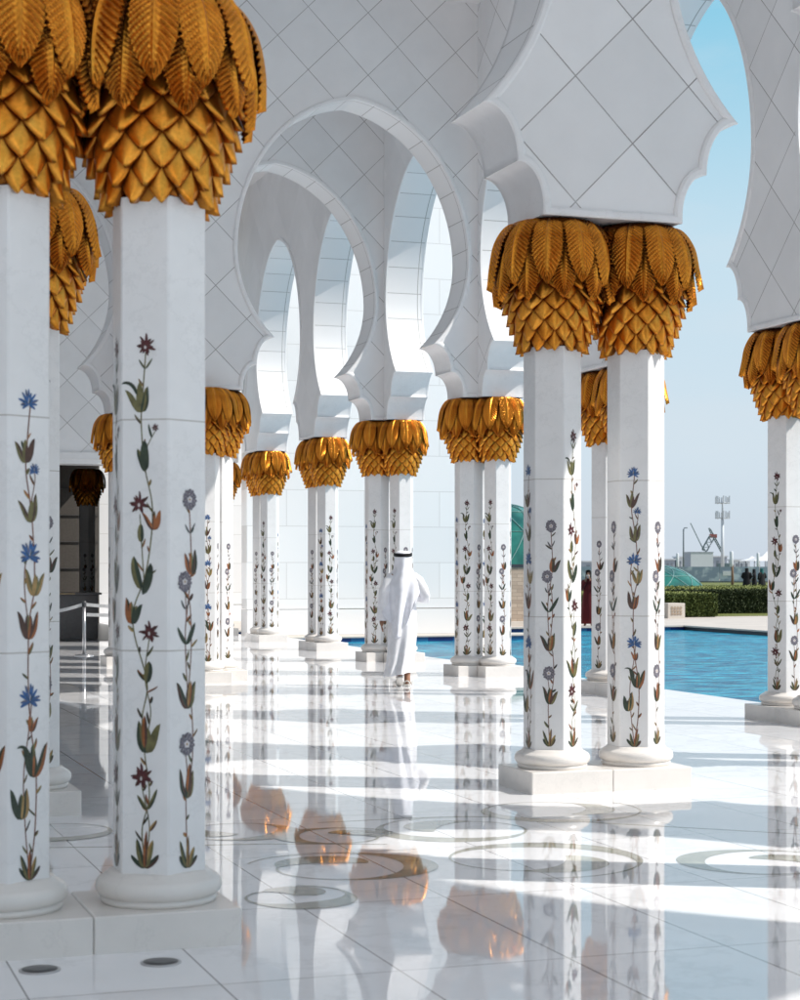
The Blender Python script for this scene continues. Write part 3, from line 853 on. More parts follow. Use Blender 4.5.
for k in range(5): mb.box((2.52, 12.86, .8+.75*k), (8.68, 12.9, .815+.75*k))
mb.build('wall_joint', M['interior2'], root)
root = empty('far_end_wall', (9.6, 52.2, 0)); tag(root, 'bright white wall closing the far end of the gallery', 'wall')
mb = MB(); mb.box((-3.0, 0, .5), (6.2, .4, 12)); mb.build('wall_panel', M['blocks'], root)
mb = MB(); mb.box((-3.0, -.04, .002), (6.2, .4, .48)); mb.build('base_course', M['plain'], root)
root = empty('reception_counter', (6.15, 40.6, 0)); tag(root, 'dark counter with a thin bright top edge inside the doorway', 'counter')
mb = MB(); mb.bbox((-.75, -.3, .007), (.62, .3, .98), .01); mb.build('counter_body', M['interior2'], root)
mb = MB(); mb.bbox((-.82, -.36, .982), (.69, .36, 1.03), .01); mb.build('counter_top', M['interior2'], root)
mb = MB(); mb.box((-.25, -.372, .99), (.1, -.362, 1.022)); mb.build('lit_edge', M['lit_tan'], root)  # pale strip stands in for light catching the counter top

# rope barrier in front of the doorway
def stanchion(x, y, label):
    root = empty('barrier_post', (x, y, 0)); tag(root, label, 'barrier post', 'steel barrier posts by the doorway')
    a = MB(); a.lathe([(.17, 0), (.17, .012), (.15, .02), (.05, .03), (.03, .05)], 28); a.build('base', M['steel'], root)
    a = MB(); a.lathe([(.030, .03), (.030, .88)], 16); a.build('post', M['steel'], root)
    a = MB(); a.lathe([(.036, .88), (.040, .89), (.040, .965), (.030, .985)], 20); a.build('belt_head', M['darksteel'], root)
stanchion(5.25, 32.75, 'steel barrier post standing in front of the dark doorway')
stanchion(7.2, 32.3, 'steel barrier post hidden behind the near red flowered column')
stanchion(3.4, 33.3, 'steel barrier post hidden behind the nearest left column')
def belt(p, q_, sag, z, label):
    a = MB(); n = 16; top = []; 
    for i in range(n+1):
        t = i/n; x = p[0]+(q_[0]-p[0])*t; y = p[1]+(q_[1]-p[1])*t; zz = z - sag*4*t*(1-t)
        top.append((x, y, zz))
    for u, v in zip(top, top[1:]):
        for dy in (-.002, .002): a.poly([(u[0], u[1]+dy, u[2]-.03), (v[0], v[1]+dy, v[2]-.03), (v[0], v[1]+dy, v[2]+.03), (u[0], u[1]+dy, u[2]+.03)])
        a.poly([(u[0], u[1]-.002, u[2]+.03), (v[0], v[1]-.002, v[2]+.03), (v[0], v[1]+.002, v[2]+.03), (u[0], u[1]+.002, u[2]+.03)])
    tag(a.build('barrier_belt', M['belt']), label, 'barrier belt')
belt((5.22, 32.75), (3.43, 33.3), .16, .92, 'sagging white barrier belt left of the steel post')
belt((5.28, 32.75), (7.17, 32.3), .05, .92, 'upper white barrier belt stretched to the right of the steel post')
belt((5.29, 32.72), (7.18, 32.27), .02, .74, 'lower white barrier belt to the right of the steel post')
for x, y, w in ((.99, 7.27, 'left'), (1.47, 7.25, 'right')):
    root = empty('floor_light', (x, y, 0)); tag(root, 'round grey floor light set in the floor before the near plinth, the %s one' % w, 'floor light', 'round floor lights')
    a = MB(); a.lathe([(.082, .0), (.082, .004), (.072, .006)], 36); a.build('rim', M['steel'], root)
    a = MB(); a.lathe([(.071, .0), (.071, .0068), (.03, .0075)], 36); a.build('lens', M['darksteel'], root)

# ------------------------------------------------------------------ outside: pool, decks, garden
mb = MB(); mb.poly([(-1500, -1500, -.45), (3000, -1500, -.45), (3000, 3500, -.45), (-1500, 3500, -.45)])
tag(mb.build('ground', M['sand']), kind='structure')
mb = MB(); mb.poly([(10.96, -45, -.13), (23.6, -45, -.13), (23.6, 44.7, -.13), (10.96, 44.7, -.13)])
tag(mb.build('pool_water', M['water']), kind='structure')
mb = MB(); mb.box((10.99, 39.8, -.03), (17.3, 40.95, .0)); mb.box((11.02, 39.83, -.4), (17.27, 40.92, -.031), 1)
tag(mb.build('pool_walkway', [M['pave'], M['tile']]), kind='structure')
mb = MB(); mb.box((10.3, 44.55, -.04), (60, 60, 0)); mb.box((23.5, -45, -.04), (60, 44.55, 0)); mb.box((10.3, 44.6, -.4), (23.62, 59.9, -.041), 1); mb.box((23.55, -45, -.4), (59.9, 44.6, -.041), 2)
tag(mb.build('pool_deck', [M['pave'], M['tile'], M['tile_dark']]), kind='structure')
mb = MB(); mb.box((20, 52.2, -.3), (120, 190, .02)); mb.box((60.002, 30, -.3), (120, 52.2, .016))
tag(mb.build('lawn', M['lawn']), kind='structure')

root = empty('block_clad_wall', (10.33, 41.0, 0)); tag(root, 'tall plain white block clad wall rising behind the arcade by the pool', 'wall')
mb = MB(); mb.box((0, 0, .62), (5.47, .5, 12.5)); mb.build('wall', M['blocks'], root)
mb = MB(); mb.box((-.0, -.04, -.3), (5.51, .54, .60)); mb.build('base_course', M['blocks'], root)
mb = MB(); mb.box((0, -.1, 12.5), (5.57, .6, 12.9)); mb.build('cornice', M['plain'], root)

root = empty('stone_garden_wall', (15.9, 45.7, 0)); tag(root, 'low beige stone wall below the big green glass dome', 'wall')
mb = MB(); mb.box((0, 0, .12), (3.9, .5, 1.58)); mb.build('wall', M['stone'], root)
mb = MB(); mb.bbox((-.04, -.04, .001), (3.94, .54, .119), .01); mb.build('base_course', M['pave'], root)
mb = MB(); mb.box((-.03, -.03, 1.582), (3.93, .53, 1.67)); mb.build('coping', M['tile_dark'], root)

def fwd(px, d):    # a point on the ground seen in the direction px of the photo at distance d
    x = (px-400)/1820*d
    return (.3247*d + .9458*x, .9458*d - .3247*x)
def dome(px, d, rx, h, label, frac=1.0):
    x, y = fwd(px, d); root = empty('glass_dome', (x, y, 0), R(20)); tag(root, label, 'glass dome', 'green glass garden domes')
    g = MB(); prof = [(rx*math.cos(R(a)), h*math.sin(R(a))) for a in range(0, 90, 6)] + [(.02, h)]
    g.lathe(prof, 40); g.build('glazing', M['glass'], root)
    g = MB()
    for k in range(10):
        a0 = 2*PI*k/10
        for hd in (1, -1):
            g.tube([(1.004*rx*math.cos(R(e))*math.cos(a0+hd*R(e)*.8), 1.004*rx*math.cos(R(e))*math.sin(a0+hd*R(e)*.8), 1.004*h*math.sin(R(e))) for e in range(0, 86, 6)], .02, 5, 0, True, False)
    for e in (22, 45, 65):
        g.tube([(1.004*rx*math.cos(R(e))*math.cos(2*PI*k/40), 1.004*rx*math.cos(R(e))*math.sin(2*PI*k/40), 1.004*h*math.sin(R(e))) for k in range(41)], .015, 5, 0, True, False)
    g.build('lattice_frame', M['mullion'], root)
    g = MB(); g.lathe([(rx+.12, 0), (rx+.12, .10), (rx-.05, .12)], 40); g.build('kerb_ring', M['concrete'], root)
dome(500, 80, 3.6, 4.38, 'large green glass dome rising above the low stone wall')
dome(655, 82, 2.35, 1.68, 'low green glass dome skylight behind the hedge')

def hedge(x0, x1, y0, y1, h, mat, top, label, n):
    root = empty('hedge', ((x0+x1)/2, (y0+y1)/2, 0)); tag(root, label, 'hedge')
    r_ = random.Random(int(x0*10)); sx, sy = (x1-x0)/2, (y1-y0)/2
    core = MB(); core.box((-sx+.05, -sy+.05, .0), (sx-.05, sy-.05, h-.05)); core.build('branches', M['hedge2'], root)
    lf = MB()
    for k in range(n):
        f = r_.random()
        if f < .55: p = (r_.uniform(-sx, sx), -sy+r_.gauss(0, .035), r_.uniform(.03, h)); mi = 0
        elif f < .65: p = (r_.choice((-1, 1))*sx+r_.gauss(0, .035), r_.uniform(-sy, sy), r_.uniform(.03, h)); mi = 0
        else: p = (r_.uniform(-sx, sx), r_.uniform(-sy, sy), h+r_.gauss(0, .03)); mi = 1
        s_ = r_.uniform(.022, .05)
        a = Vector((r_.gauss(0, 1), r_.gauss(0, 1), r_.gauss(0, 1) + (2.2 if mi else 0))).normalized(); c = a.orthogonal().normalized(); e = a.cross(c)
        P = Vector(p)
        lf.poly([P-c*s_, P-e*s_*.5, P+c*s_, P+e*s_*.5], mi)
    lf.build('foliage', [mat, top], root)
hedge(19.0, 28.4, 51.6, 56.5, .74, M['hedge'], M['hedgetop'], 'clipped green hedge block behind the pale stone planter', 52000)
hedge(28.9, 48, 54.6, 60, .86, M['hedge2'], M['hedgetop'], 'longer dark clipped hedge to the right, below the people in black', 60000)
hedge(40, 66, 93, 95, .5, M['hedge2'], M['hedge'], 'low dark hedge line far across the lawn', 16000)

x, y = fwd(672, 56.8)
root = empty('stone_planter', (x, y, 0)); tag(root, 'square pale stone box with a carved lattice front by the pool', 'stone box')
mb = MB(); mb.bbox((-.30, -.30, 0), (.30, .30, .47), .015); mb.build('box', M['pave'], root)
mb = MB()
for k in range(4):
    mb.box((-.18+.1*k, -.312, .10), (-.13+.1*k, -.302, .37))
for k in range(3): mb.box((-.19, -.316, .13+.09*k), (.19, -.311, .16+.09*k))
mb.build('carved_lattice', M['stone'], root)

# far skyline
def at(px, d): 
    x, y = fwd(px, d); return x, y
def bar(mb, pts, r, n=6, mi=0): mb.tube(pts, r, n, mi, False)
x, y = at(700, 185); 
root = empty('site_hoarding', (x, y, 0), R(-24)); tag(root, 'long blue grey printed hoarding beyond the lawn', 'hoarding')
for k in range(14):
    mb = MB(); mb.box((-22+4*k, 0, .15), (-18.06+4*k, .1, 1.62)); mb.build('panel', M['hoard'], root)
mb = MB(); mb.box((2.3, -.06, .72), (3.25, -.01, 1.18)); mb.build('white_notice', M['tent'], root)
mb = MB(); mb.box((-22, .12, 0), (34, .18, .2)); mb.build('rail', M['pole'], root)
def zz(y, d): return 1.595 + (567-y)/1820*d
d = 215; x, y = at(702, d)
root = empty('site_building', (x, y, 0), R(-14)); tag(root, 'small white box shaped building beyond the hoarding', 'building')
mb = MB(); mb.box((-1.35, 0, 0), (1.35, 3.2, zz(552.5, d)));  mb.build('wall', M['concrete'], root)
mb = MB(); mb.box((-1.37, .02, .5), (-1.352, 3.1, zz(553, d))); mb.build('side_panel', M['concrete2'], root)
mb = MB(); mb.box((-1.4, -.05, zz(552.5, d)), (1.4, 3.25, zz(551.8, d))); mb.build('roof', M['concrete2'], root)
d = 240; x, y = at(722.5, d)
root = empty('telecom_mast', (x, y, 0), R(-20)); tag(root, 'tall grey telecom mast with two rings of antennas', 'mast')
mb = MB(); mb.tube([(0, 0, 0), (0, 0, zz(519, d))], [.24, .19], 12); mb.tube([(0, 0, zz(519, d)), (0, 0, zz(497, d))], [.14, .10], 10); mb.build('pole', M['mast'], root)
for zc in (zz(518, d), zz(503, d)):
    mb = MB(); mb.tube([(.85*math.cos(2*PI*k/12), .85*math.sin(2*PI*k/12), zc) for k in range(13)], .06, 5)
    for k in range(6): mb.tube([(0, 0, zc), (.85*math.cos(2*PI*k/6), .85*math.sin(2*PI*k/6), zc)], .05, 5)
    mb.build('platform_ring', M['mast'], root)
    for k in range(10):
        a = 2*PI*k/10+.3; mb = MB(); cx, cy = .9*math.cos(a), .9*math.sin(a)
        mb.box((cx-.07, cy-.07, zc-.1), (cx+.07, cy+.07, zc+.75+.2*(k % 2))); mb.build('antenna', M['mast'], root)
d = 190; x, y = at(683.5, d)
root = empty('street_lamp', (x, y, 0), R(-20)); tag(root, 'thin grey lamp post left of the crane', 'street lamp')
mb = MB(); mb.tube([(0, 0, 0), (0, 0, zz(529, d)), (.05, 0, zz(528.2, d)), (.25, 0, zz(527.8, d))], [.10, .07, .06, .05], 8); mb.build('post', M['pole'], root)
mb = MB(); mb.bbox((.1, -.1, zz(528.4, d)), (.42, .1, zz(527.4, d)), .02); mb.build('lamp_head', M['pole'], root)
d = 300; k_ = d/1820
def crane(px0, boom, jib, label, mats, base_y=560):
    x, y = at(px0, d); root = empty('crane', (x, y, 0), R(-19)); tag(root, label, 'crane')
    P = lambda q: ((q[0]-px0)*k_, 0, zz(q[1], d))
    mb = MB(); mb.box((-.9, -1.2, .5), (.9, 1.2, 2.2)); mb.build('cab', mats[0], root)
    mb = MB(); mb.box((-1.2, -1.4, -.4), (1.2, -.8, .5)); mb.box((-1.2, .8, -.4), (1.2, 1.4, .5)); mb.build('track', M['pole'], root)
    mb = MB()
    a, c = Vector(P(boom[0])), Vector(P(boom[1])); w = boom[2]
    dv = (c-a).normalized(); nn = Vector((-dv.z, 0, dv.x))*w; mm = Vector((0, w, 0))
    for e in (nn+mm, nn-mm, -nn+mm, -nn-mm): bar(mb, [a+e*.6, a+(c-a)*.1+e, a+(c-a)*.9+e, c+e*.3], .07)
    L = (c-a).length; ns = max(6, int(L/(2.2*w)))
    for i in range(ns):
        p, q_ = a+(c-a)*(i/ns), a+(c-a)*((i+1)/ns); sg = 1 if i % 2 else -1
        for m2 in (mm, -mm): bar(mb, [p+nn*sg+m2, q_-nn*sg+m2], .05)
    mb.build('boom', mats[0], root)
    if jib:
        mb = MB(); bar(mb, [P(jib[0]), P(jib[1])], .09); mb.build('mast_line', mats[0], root)
    if not jib: return
    mb = MB(); t = P(boom[1]); mb.box((t[0]-.5, -.3, t[2]-.3), (t[0]+.7, .3, t[2]+.3)); mb.build('boom_head', mats[1], root)
crane(704, ((704, 551), (712.5, 536), .42), ((704, 551), (690.5, 523)), 'green grey crane with a thick short boom and a long line leaning left', (M['crane'], M['cranered']))
crane(723, ((723, 554), (709, 528), .14), None, 'thin boomed crane leaning left behind the white box building', (M['crane'], M['crane']))
for px, y0, w, lb in ((677.5, 554, .16, 'short white post standing left of the lamp post'), (731.5, 552, .2, 'short white post just right of the telecom mast'), (758, 553.5, .16, 'short white post above the people in black')):
    d2 = 200; x, y = at(px, d2); mb = MB(); mb.lathe([(w, 0), (w, zz(y0, d2)), (w*.6, zz(y0, d2)+.1)], 14)
    o = mb.build('white_post', M['concrete']); o.location = (x, y, 0); tag(o, lb, 'post', 'white posts behind the hoarding')
x, y = at(732.3, 130); mb = MB(); mb.tube([(0, 0, 0), (.02, 0, .8), (0, 0, 1.62)], [.11, .10, .09], 8); mb.tube([(0, 0, 1.4), (.10, 0, 1.75)], [.05, .03], 6)
o = mb.build('wooden_post', M['wood']); o.location = (x, y, 0); tag(o, 'brown wooden post in front of the hoarding', 'post')
def tent(px, d, w, y0, label):
    x, y = at(px, d); root = empty('marquee_tent', (x, y, 0), R(-15)); tag(root, label, 'tent', 'white tents on the skyline'); z0 = zz(561, d); z1 = zz(y0, d)
    mb = MB()
    for k in range(4):
        a = [(-w, -w), (w, -w), (w, w), (-w, w)]; p, q_ = a[k], a[(k+1) % 4]
        mb.poly([(p[0], p[1], z0), (q_[0], q_[1], z0), (q_[0]*.35, q_[1]*.35, z0+(z1-z0)*.5), (p[0]*.35, p[1]*.35, z0+(z1-z0)*.5)]); mb.poly([(p[0]*.35, p[1]*.35, z0+(z1-z0)*.5), (q_[0]*.35, q_[1]*.35, z0+(z1-z0)*.5), (0, 0, z1)])
    mb.build('canopy', M['tent'], root)
    for sx in (-1, 1):
        for sy in (-1, 1):
            mb = MB(); mb.tube([(sx*w*.95, sy*w*.95, 0), (sx*w*.95, sy*w*.95, z0)], .08, 6); mb.build('pole', M['pole'], root)
tent(767, 230, 2.3, 551.5, 'white peaked tent at the right of the skyline')
tent(752, 260, 1.6, 556, 'smaller white tent beside the short white posts')
r_ = random.Random(5)
for k, (px, w, y0, lb) in enumerate(((668, 7, 560, 'grey low building at the left end of the skyline'), (684, 6, 557.5, 'pale low building behind the lamp post'), (718, 9, 557, 'grey low shed behind the mast'), (742, 8, 560.5, 'pale low shed between mast and tents'), (596, 12, 562, 'pale low building seen between the big pair'), (780, 9, 559, 'grey shed behind the right hand columns'))):
    d2 = 340; x, y = at(px, d2); root = empty('site_building', (x, y, 0), R(-19)); tag(root, lb, 'building')
    W = w*d2/1820; H = zz(y0, d2)
    mb = MB(); mb.box((-W, 0, 0), (W, 6, H)); mb.build('wall', M['concrete2'] if k % 2 == 0 else M['concrete'], root)
    mb = MB(); mb.box((-W-.2, -.2, H), (W+.2, 6.2, H+.25)); mb.build('roof', M['concrete'], root)
    for j in range(3):
        mb = MB(); mb.box((-W*.8+j*W*.6, -.03, H*.45), (-W*.8+j*W*.6+W*.3, -.005, H*.8)); mb.build('window', M['pole'], root)

# ------------------------------------------------------------------ people
def skin_mesh(name, J, E, mat, sub=2):
    names = list(J); idx = {k: i for i, k in enumerate(names)}
    me = bpy.data.meshes.new(name); me.from_pydata([J[k][0] for k in names], [(idx[a], idx[b_]) for a, b_ in E], []); me.update()
    o = bpy.data.objects.new(name, me); COL.objects.link(o)
    md = o.modifiers.new('Skin', 'SKIN'); md.use_smooth_shade = True
    sv = me.skin_vertices[0].data
    for k in names:
        r = J[k][1]; sv[idx[k]].radius = r if isinstance(r, tuple) else (r, r)
    sv[0].use_root = True
    ss = o.modifiers.new('Sub', 'SUBSURF'); ss.levels = sub; ss.render_levels = sub
    dg = bpy.context.evaluated_depsgraph_get()
    out = bpy.data.meshes.new_from_object(o.evaluated_get(dg)); out.name = name
    bpy.data.objects.remove(o); bpy.data.meshes.remove(me)
    out.materials.clear(); out.materials.append(mat)
    for p in out.polygons: p.use_smooth = True
    return out
def human(h, arms, legs):
    """joints of a standing figure of height h facing +y; arms/legs override positions (unit height 1.78)"""
    k = h/1.78
    J = {'pelvis': ((0, 0, .95), (.145, .11)), 'waist': ((0, .01, 1.10), (.13, .10)), 'chest': ((0, .015, 1.32), (.155, .11)), 'collar': ((0, .01, 1.45), (.10, .08)), 'neck': ((0, .02, 1.52), .052),
         'jaw': ((0, .045, 1.585), (.062, .07)), 'head': ((0, .04, 1.67), (.075, .095)), 'crown': ((0, .03, 1.745), (.06, .07)), 'nose': ((0, .137, 1.645), (.014, .014))}
    E = [('pelvis', 'waist'), ('waist', 'chest'), ('chest', 'collar'), ('collar', 'neck'), ('neck', 'jaw'), ('jaw', 'head'), ('head', 'crown'), ('head', 'nose')]
    for sd, sx in (('l', -1), ('r', 1)):
        A = arms[sd]; Lg = legs[sd]
        J['sh'+sd] = ((sx*.175, .0, 1.43), .062); J['el'+sd] = (A[0], .043); J['wr'+sd] = (A[1], .030)
        E += [('collar', 'sh'+sd), ('sh'+sd, 'el'+sd), ('el'+sd, 'wr'+sd)]
        d = (Vector(A[1])-Vector(A[0])).normalized(); hd = Vector(A[2]).normalized() if len(A) > 2 else d
        pm = Vector(A[1]) + hd*.055
        J['pm'+sd] = (tuple(pm), (.036, .018)); E.append(('wr'+sd, 'pm'+sd))
        across = hd.cross(Vector((sx, 0, 0)));
        if across.length < .2: across = Vector((0, 1, 0))
        across.normalize(); inn = hd.cross(across).normalized()
        for i, (o_, L) in enumerate(((-.030, .068), (-.010, .080), (.010, .074), (.029, .058))):
            b0 = pm + across*o_ + hd*.035; m1 = b0 + hd*L*.5 + inn*.006; tp = b0 + hd*L + inn*.022
            for nm, pt, r in (('a', b0, .0105), ('b', m1, .0095), ('c', tp, .008)): J['f%s%s%d' % (nm, sd, i)] = (tuple(pt), r)
            E += [('pm'+sd, 'fa%s%d' % (sd, i)), ('fa%s%d' % (sd, i), 'fb%s%d' % (sd, i)), ('fb%s%d' % (sd, i), 'fc%s%d' % (sd, i))]
        t1 = Vector(A[1]) + hd*.03 - across*.040; t2 = t1 + hd*.045 - across*.018
        J['ta'+sd] = (tuple(t1), .012); J['tb'+sd] = (tuple(t2), .010); E += [('wr'+sd, 'ta'+sd), ('ta'+sd, 'tb'+sd)]
        J['hp'+sd] = ((sx*.09, 0, .90), .088); J['kn'+sd] = (Lg[0], .058); J['an'+sd] = (Lg[1], .040); J['ba'+sd] = (Lg[2], (.042, .022)); J['to'+sd] = (Lg[3], (.038, .015)); J['he'+sd] = (Lg[4], .032)
        E += [('pelvis', 'hp'+sd), ('hp'+sd, 'kn'+sd), ('kn'+sd, 'an'+sd), ('an'+sd, 'ba'+sd), ('ba'+sd, 'to'+sd), ('an'+sd, 'he'+sd)]
    J = {a: (tuple(Vector(p)*k), tuple(c*k for c in r) if isinstance(r, tuple) else r*k) for a, (p, r) in J.items()}
    return J, E
def stand_leg(sx, y=0): return ((sx*.10, y+.02, .50), (sx*.10, y-.01, .08), (sx*.11, y+.10, .03), (sx*.12, y+.17, .02), (sx*.10, y-.045, .035))
def ring(cx, cy, z, rx, ry, n=56, folds=0., nf=9, ph=0., skew=0.):
    out = []
    for k in range(n):
        a = 2*PI*k/n
        f = 1 + folds*(math.sin(nf*a+ph) + .5*math.sin((nf*2-3)*a+2*ph+1))
        out.append((cx + rx*f*math.cos(a), cy + ry*f*math.sin(a), z + skew*math.cos(a)))
    return out
def sleeve(mb, pts, rad, folds=.05):
    P = [Vector(p) for p in pts]; rings = []
    for i, p in enumerate(P):
        d = (P[min(i+1, len(P)-1)]-P[max(i-1, 0)]).normalized(); u = d.cross(Vector((0, 1, 0.1))).normalized(); w = d.cross(u)
        rings.append([p + (u*math.cos(2*PI*k/24) + w*math.sin(2*PI*k/24))*rad[i]*(1+folds*math.sin(5*2*PI*k/24+i*1.7)) for k in range(24)])
    mb.loft(rings)

# the man in white, walking away
mx, my = fwd(403, 24.35)
man = empty('person', (mx, my, 0), R(-18.95)); tag(man, 'person in a long white robe and white headscarf with black cord, walking away', 'person')
J, E = human(1.80, {'l': ((-.265, -.03, 1.15), (-.28, .03, .885), (-.02, .1, -1)), 'r': ((.305, -.045, 1.20), (.20, .19, 1.17), (-.7, .7, .1))},
             {'r': ((.07, .10, .50), (.055, .02, .085), (.06, .12, .03), (.07, .19, .025), (.05, -.03, .04)), 'l': ((-.06, .05, .50), (-.045, -.16, .175), (-.05, -.08, .07), (-.05, -.02, .035), (-.045, -.21, .175))})
link('body', skin_mesh('body', J, E, M['skin']), man)
mb = MB()
R_ = [(0, .0, 1.525, .075, .07, 0, 0), (0, .0, 1.50, .125, .085, 0, 0), (0, .0, 1.455, .185, .10, 0, 0), (.0, .0, 1.38, .205, .12, .012, 1), (0, .0, 1.25, .19, .125, .03, 1.3), (0, -.01, 1.08, .175, .13, .04, 1.7), (-.0, -.02, .92, .18, .14, .05, 2.1),
      (-.0, -.03, .75, .185, .152, .065, 2.4), (-.01, -.05, .58, .178, .17, .085, 2.7), (-.022, -.07, .42, .172, .185, .10, 3.0), (-.032, -.09, .32, .174, .20, .115, 3.3), (-.045, -.10, .25, .182, .21, .125, 3.5), (-.052, -.11, .17, .19, .22, .13, 3.7)]
mb.loft([ring(cx, cy, z, rx, ry, 90, f, 6, ph, skew=(.035*max(0, (.42-z)/.24))) for cx, cy, z, rx, ry, f, ph in R_])
link('robe', mb.mesh('robe', M['robe']), man)
mb = MB()
sleeve(mb, [(-.13, .0, 1.465), (-.195, -.01, 1.40), (-.24, -.02, 1.28), (-.262, -.03, 1.16), (-.272, -.01, 1.03), (-.282, .02, .93), (-.284, .025, .885)], [.07, .078, .076, .072, .070, .074, .078], .09)
sleeve(mb, [(.13, .0, 1.465), (.20, -.01, 1.40), (.262, -.03, 1.30), (.305, -.045, 1.20), (.300, .0, 1.165), (.26, .10, 1.17), (.225, .155, 1.175)], [.07, .078, .072, .062, .060, .058, .060], .09)
mb.build('sleeves', M['robe'], man)
mb = MB(); rows = []
for i in range(40):
    t = i/39
    row = []
    for j in range(61):
        s_ = -1+2*j/60; th = R(-90) + s_*R(128 - 58*max(0, t-.36)/.64) - .22*max(0, t-.4)
        z = 1.815 - .03*t/.1 if t < .1 else 1.785 - (t-.1)/.9*(.93 + .24*math.sin(2.6*s_+2.2)*max(0, t-.35)/.65 - .16*abs(s_)*t)
        if t < .1: rx, ry = .035+.07*math.sqrt(t/.1), .04+.085*math.sqrt(t/.1)
        elif t < .3: rx, ry = .108+.012*(t-.1)/.2, .128
        else:
            u = min(1, (t-.3)/.22); rx = .12+.118*u*u*(3-2*u); ry = .128+.075*u
        amp = .02 + .20*max(0, t-.18)
        fold = 1 + amp*(math.sin(s_*9.5+1.1+t*2.2) + .5*math.sin(s_*17+3*t))*min(1, t*4)
        row.append((rx*fold*math.cos(th), .03 + ry*fold*math.sin(th) - .03*max(0, t-.4), z))
    rows.append(row)
mb.loft(rows, 0, False)
o = mb.build('headscarf', M['scarf'], man); so = o.modifiers.new('Thick', 'SOLIDIFY'); so.thickness = .006; so.offset = 1
mb = MB()
for dz in (0, .02):
    mb.tube([(.113*math.cos(2*PI*k/32), .035+.132*math.sin(2*PI*k/32), 1.752+dz+.012*math.sin(2*PI*k/32)) for k in range(33)], .014, 8)
mb.build('head_cord', M['black'], man)
def sandal(heel, toe, up):
    a = MB(); h, t = Vector(heel), Vector(toe); d = (t-h); L = d.length; d.normalize(); sd = d.cross(Vector(up)).normalized(); u = sd.cross(d)
    prof = [(-.02, .026), (.0, .034), (.25, .034), (.55, .044), (.8, .046), (.95, .034), (1.06, .012)]
    lo = [h+d*L*t_+sd*w-u*.012 for t_, w in prof] + [h+d*L*t_-sd*w-u*.012 for t_, w in prof[::-1]]
    hi = [p+u*.022 for p in lo]
    a.loft([lo, hi], 0, True, False); a.poly(hi); a.poly(lo[::-1])
    for t_, w in ((.68, .050), (.12, .040)):
        a.tube([h+d*L*t_+sd*w*math.cos(R(e))+u*(.055*math.sin(R(e))) for e in range(0, 181, 20)], .011, 6)
    a.build('sandal', M['sandal'], man)
sandal((.05, -.07, .018), (.07, .22, .018), (0, 0, 1)); sandal((-.045, -.225, .135), (-.05, -.02, .012), (0, .55, .8))

def robed(px, d, h, cloth, headcol, label, turn=0, lean=0, dress=None, extra=None):
    x, y = fwd(px, d); p = empty('person', (x, y, extra or 0), R(turn)); tag(p, label, 'person')
    k = h/1.78
    if cloth is M['black']: p.scale = (1.35, 1.2, 1)
    arms = dress or {'l': ((-.24, -.02, 1.15), (-.16, .12, 1.02)), 'r': ((.24, -.02, 1.15), (.16, .12, 1.02))}
    J, E = human(h, arms, {'l': stand_leg(-1), 'r': stand_leg(1)})
    link('body', skin_mesh('body', J, E, M['skin'], 1), p)
    mb = MB()
    prof = [(1.53, .07, .06), (1.49, .13, .085), (1.43, .19, .10), (1.28, .19, .125), (1.1, .165, .12), (.92, .19, .15), (.6, .225, .18), (.3, .26, .20), (.07, .29, .22)]
    mb.loft([ring(0, 0, z*k, rx*k, ry*k, 40, .0 if z > 1.2 else .05*(1.3-z), 7, z*2) for z, rx, ry in prof])
    for sd, sx in (('l', -1), ('r', 1)):
        A = arms[sd]; sleeve(mb, [Vector((sx*.13, 0, 1.45))*k, Vector((sx*.19, 0, 1.38))*k, Vector(A[0])*k, Vector(A[1])*k], [.07*k, .075*k, .065*k, .055*k], .03)
    mb.build('robe', cloth, p)
    mb = MB()
    rows = []
    for i in range(12):
        t = i/11; row = []
        for j in range(25):
            s_ = -1+2*j/24; th = R(-90)+s_*R(135)
            z = 1.80-.03*t/.15 if t < .15 else 1.77-(t-.15)*.42
            rx = .03+.065*math.sqrt(min(1, t/.15)) if t < .15 else .096+.05*max(0, t-.5); ry = rx*1.2
            row.append((rx*math.cos(th)*k, (.035+ry*math.sin(th))*k, z*k))
        rows.append(row)
    mb.loft(rows, 0, False); mb.build('headscarf' if headcol is not M['hair'] else 'hair', headcol, p)
    return p, k
robed(746.8, 111.5, 1.52, M['black'], M['black'], 'leftmost of the people in black standing beyond the hedges', -30)
robed(754.4, 112.5, 1.46, M['black'], M['black'], 'middle one of the people in black beyond the hedges', 60)
robed(762.0, 111, 1.50, M['black'], M['teal'], 'person in black with a teal scarf at the right of the trio beyond the hedges', 10)
w_arms = {'l': ((-.22, .14, 1.24), (-.07, .22, 1.46), (.2, .2, 1)), 'r': ((.22, .10, 1.2), (.07, .22, 1.44), (-.2, .2, 1))}
wp, k = robed(588.6, 49.3, 1.5, M['red'], M['hair'], 'person in a long dark red dress holding something white to their face across the pool', 150, 0, w_arms)
mb = MB(); mb.bbox((-.05*k, .20*k, 1.53*k), (.05*k, .225*k, 1.64*k), .006); mb.build('white_cup', M['sandal'], wp)
mb = MB(); mb.loft([[(sx*.19*k+.03*math.cos(a)*k - .02*k, .02*k+.09*k*math.sin(a), z*k) for a in [2*PI*i/14 for i in range(14)]] for z, sx in ((1.46, -.7), (1.35, -1.05), (1.15, -1.15), (.95, -1.1), (.85, -1.05))]); mb.build('shawl', M['shawl'], wp)

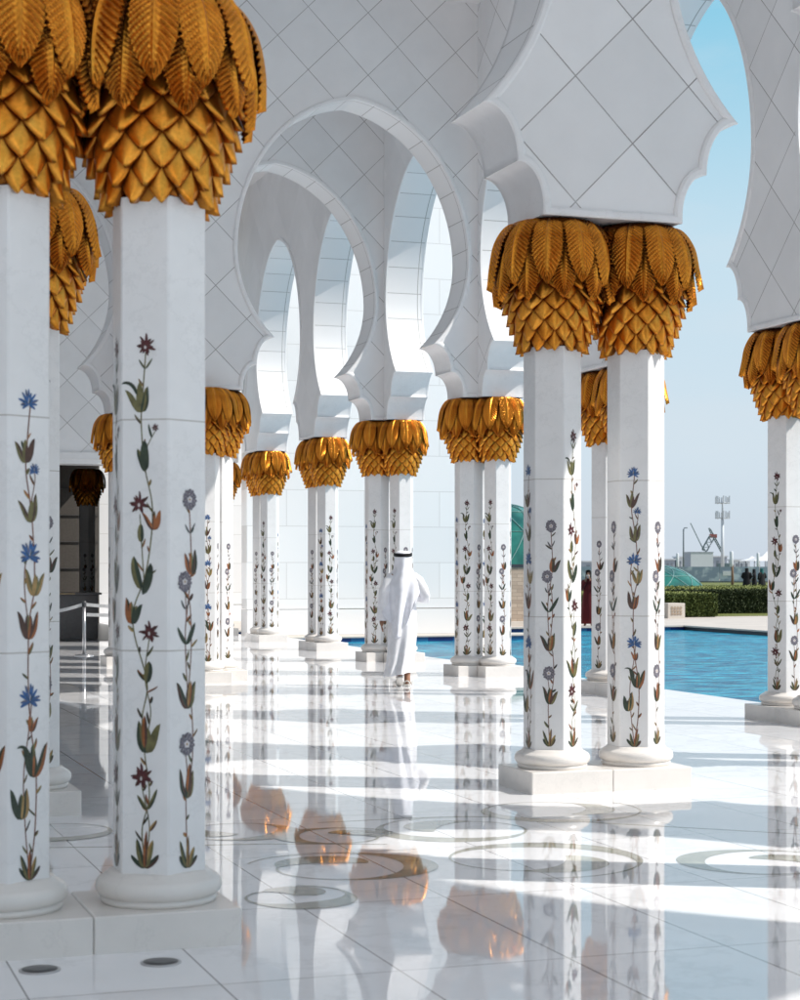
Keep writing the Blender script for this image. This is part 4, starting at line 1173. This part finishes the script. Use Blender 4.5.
# ------------------------------------------------------------------ light, sky, camera
PHI, EL = R(28), R(45)
sv = Vector((math.cos(PHI)*math.cos(EL), -math.sin(PHI)*math.cos(EL), math.sin(EL)))
L = bpy.data.lights.new('sun', 'SUN'); L.energy = 5.0; L.angle = R(.53); L.color = (1.0, .955, .89)
so = link('sun', L); so.rotation_euler = (-sv).to_track_quat('-Z', 'Y').to_euler(); so.location = (30, -10, 40)
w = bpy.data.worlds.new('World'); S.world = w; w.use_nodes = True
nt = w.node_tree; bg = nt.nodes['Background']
sky = nt.nodes.new('ShaderNodeTexSky'); sky.sky_type = 'NISHITA'; sky.sun_disc = False
sky.sun_elevation = EL; sky.sun_rotation = R(90) + PHI; sky.air_density = 1.0; sky.dust_density = 1.2; sky.ozone_density = 1.2; sky.altitude = 0
# hazy band over the horizon, pale below and cyan above, melting into the sky texture
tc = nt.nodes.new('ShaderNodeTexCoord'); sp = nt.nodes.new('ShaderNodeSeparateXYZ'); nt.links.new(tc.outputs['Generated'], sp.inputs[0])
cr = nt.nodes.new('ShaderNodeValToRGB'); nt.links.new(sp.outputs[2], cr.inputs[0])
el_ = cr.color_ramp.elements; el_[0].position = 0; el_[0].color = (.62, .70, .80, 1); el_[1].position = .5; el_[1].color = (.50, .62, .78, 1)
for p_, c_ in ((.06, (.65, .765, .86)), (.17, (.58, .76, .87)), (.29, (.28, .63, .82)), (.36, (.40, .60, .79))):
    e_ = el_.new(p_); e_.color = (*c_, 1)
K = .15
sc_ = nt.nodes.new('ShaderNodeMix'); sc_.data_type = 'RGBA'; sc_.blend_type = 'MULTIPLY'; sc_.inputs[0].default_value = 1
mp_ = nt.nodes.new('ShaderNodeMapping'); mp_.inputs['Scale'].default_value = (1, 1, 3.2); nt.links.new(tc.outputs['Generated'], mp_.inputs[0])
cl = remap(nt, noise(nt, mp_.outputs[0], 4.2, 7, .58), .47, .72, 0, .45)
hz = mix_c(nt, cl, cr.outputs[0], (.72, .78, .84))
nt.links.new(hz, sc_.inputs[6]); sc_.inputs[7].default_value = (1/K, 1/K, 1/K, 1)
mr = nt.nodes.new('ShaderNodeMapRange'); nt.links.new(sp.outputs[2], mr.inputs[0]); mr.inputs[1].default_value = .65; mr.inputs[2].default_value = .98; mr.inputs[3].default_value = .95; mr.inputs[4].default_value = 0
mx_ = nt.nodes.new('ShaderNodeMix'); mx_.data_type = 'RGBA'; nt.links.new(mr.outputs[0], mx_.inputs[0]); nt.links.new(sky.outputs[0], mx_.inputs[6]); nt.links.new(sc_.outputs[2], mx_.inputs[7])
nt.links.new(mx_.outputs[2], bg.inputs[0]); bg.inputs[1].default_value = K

cam = bpy.data.cameras.new('camera'); co = link('camera', cam); S.camera = co
co.location = (0, 0, 1.595); co.rotation_euler = (R(90), 0, -R(18.95))
cam.sensor_fit = 'AUTO'; cam.sensor_width = 36; cam.lens = 36*1.82; cam.shift_y = .067
cam.dof.use_dof = True; cam.dof.focus_distance = 21; cam.dof.aperture_fstop = 5.6
cam.clip_start = .05; cam.clip_end = 6000
S.view_settings.view_transform = 'Standard'; S.view_settings.look = 'None'; S.view_settings.exposure = 0; S.view_settings.gamma = 1
c = S.cycles
c.max_bounces = 14; c.diffuse_bounces = 10; c.glossy_bounces = 5; c.use_denoising = True; c.sample_clamp_indirect = 8
try: c.denoiser = 'OPENIMAGEDENOISE'
except Exception: pass
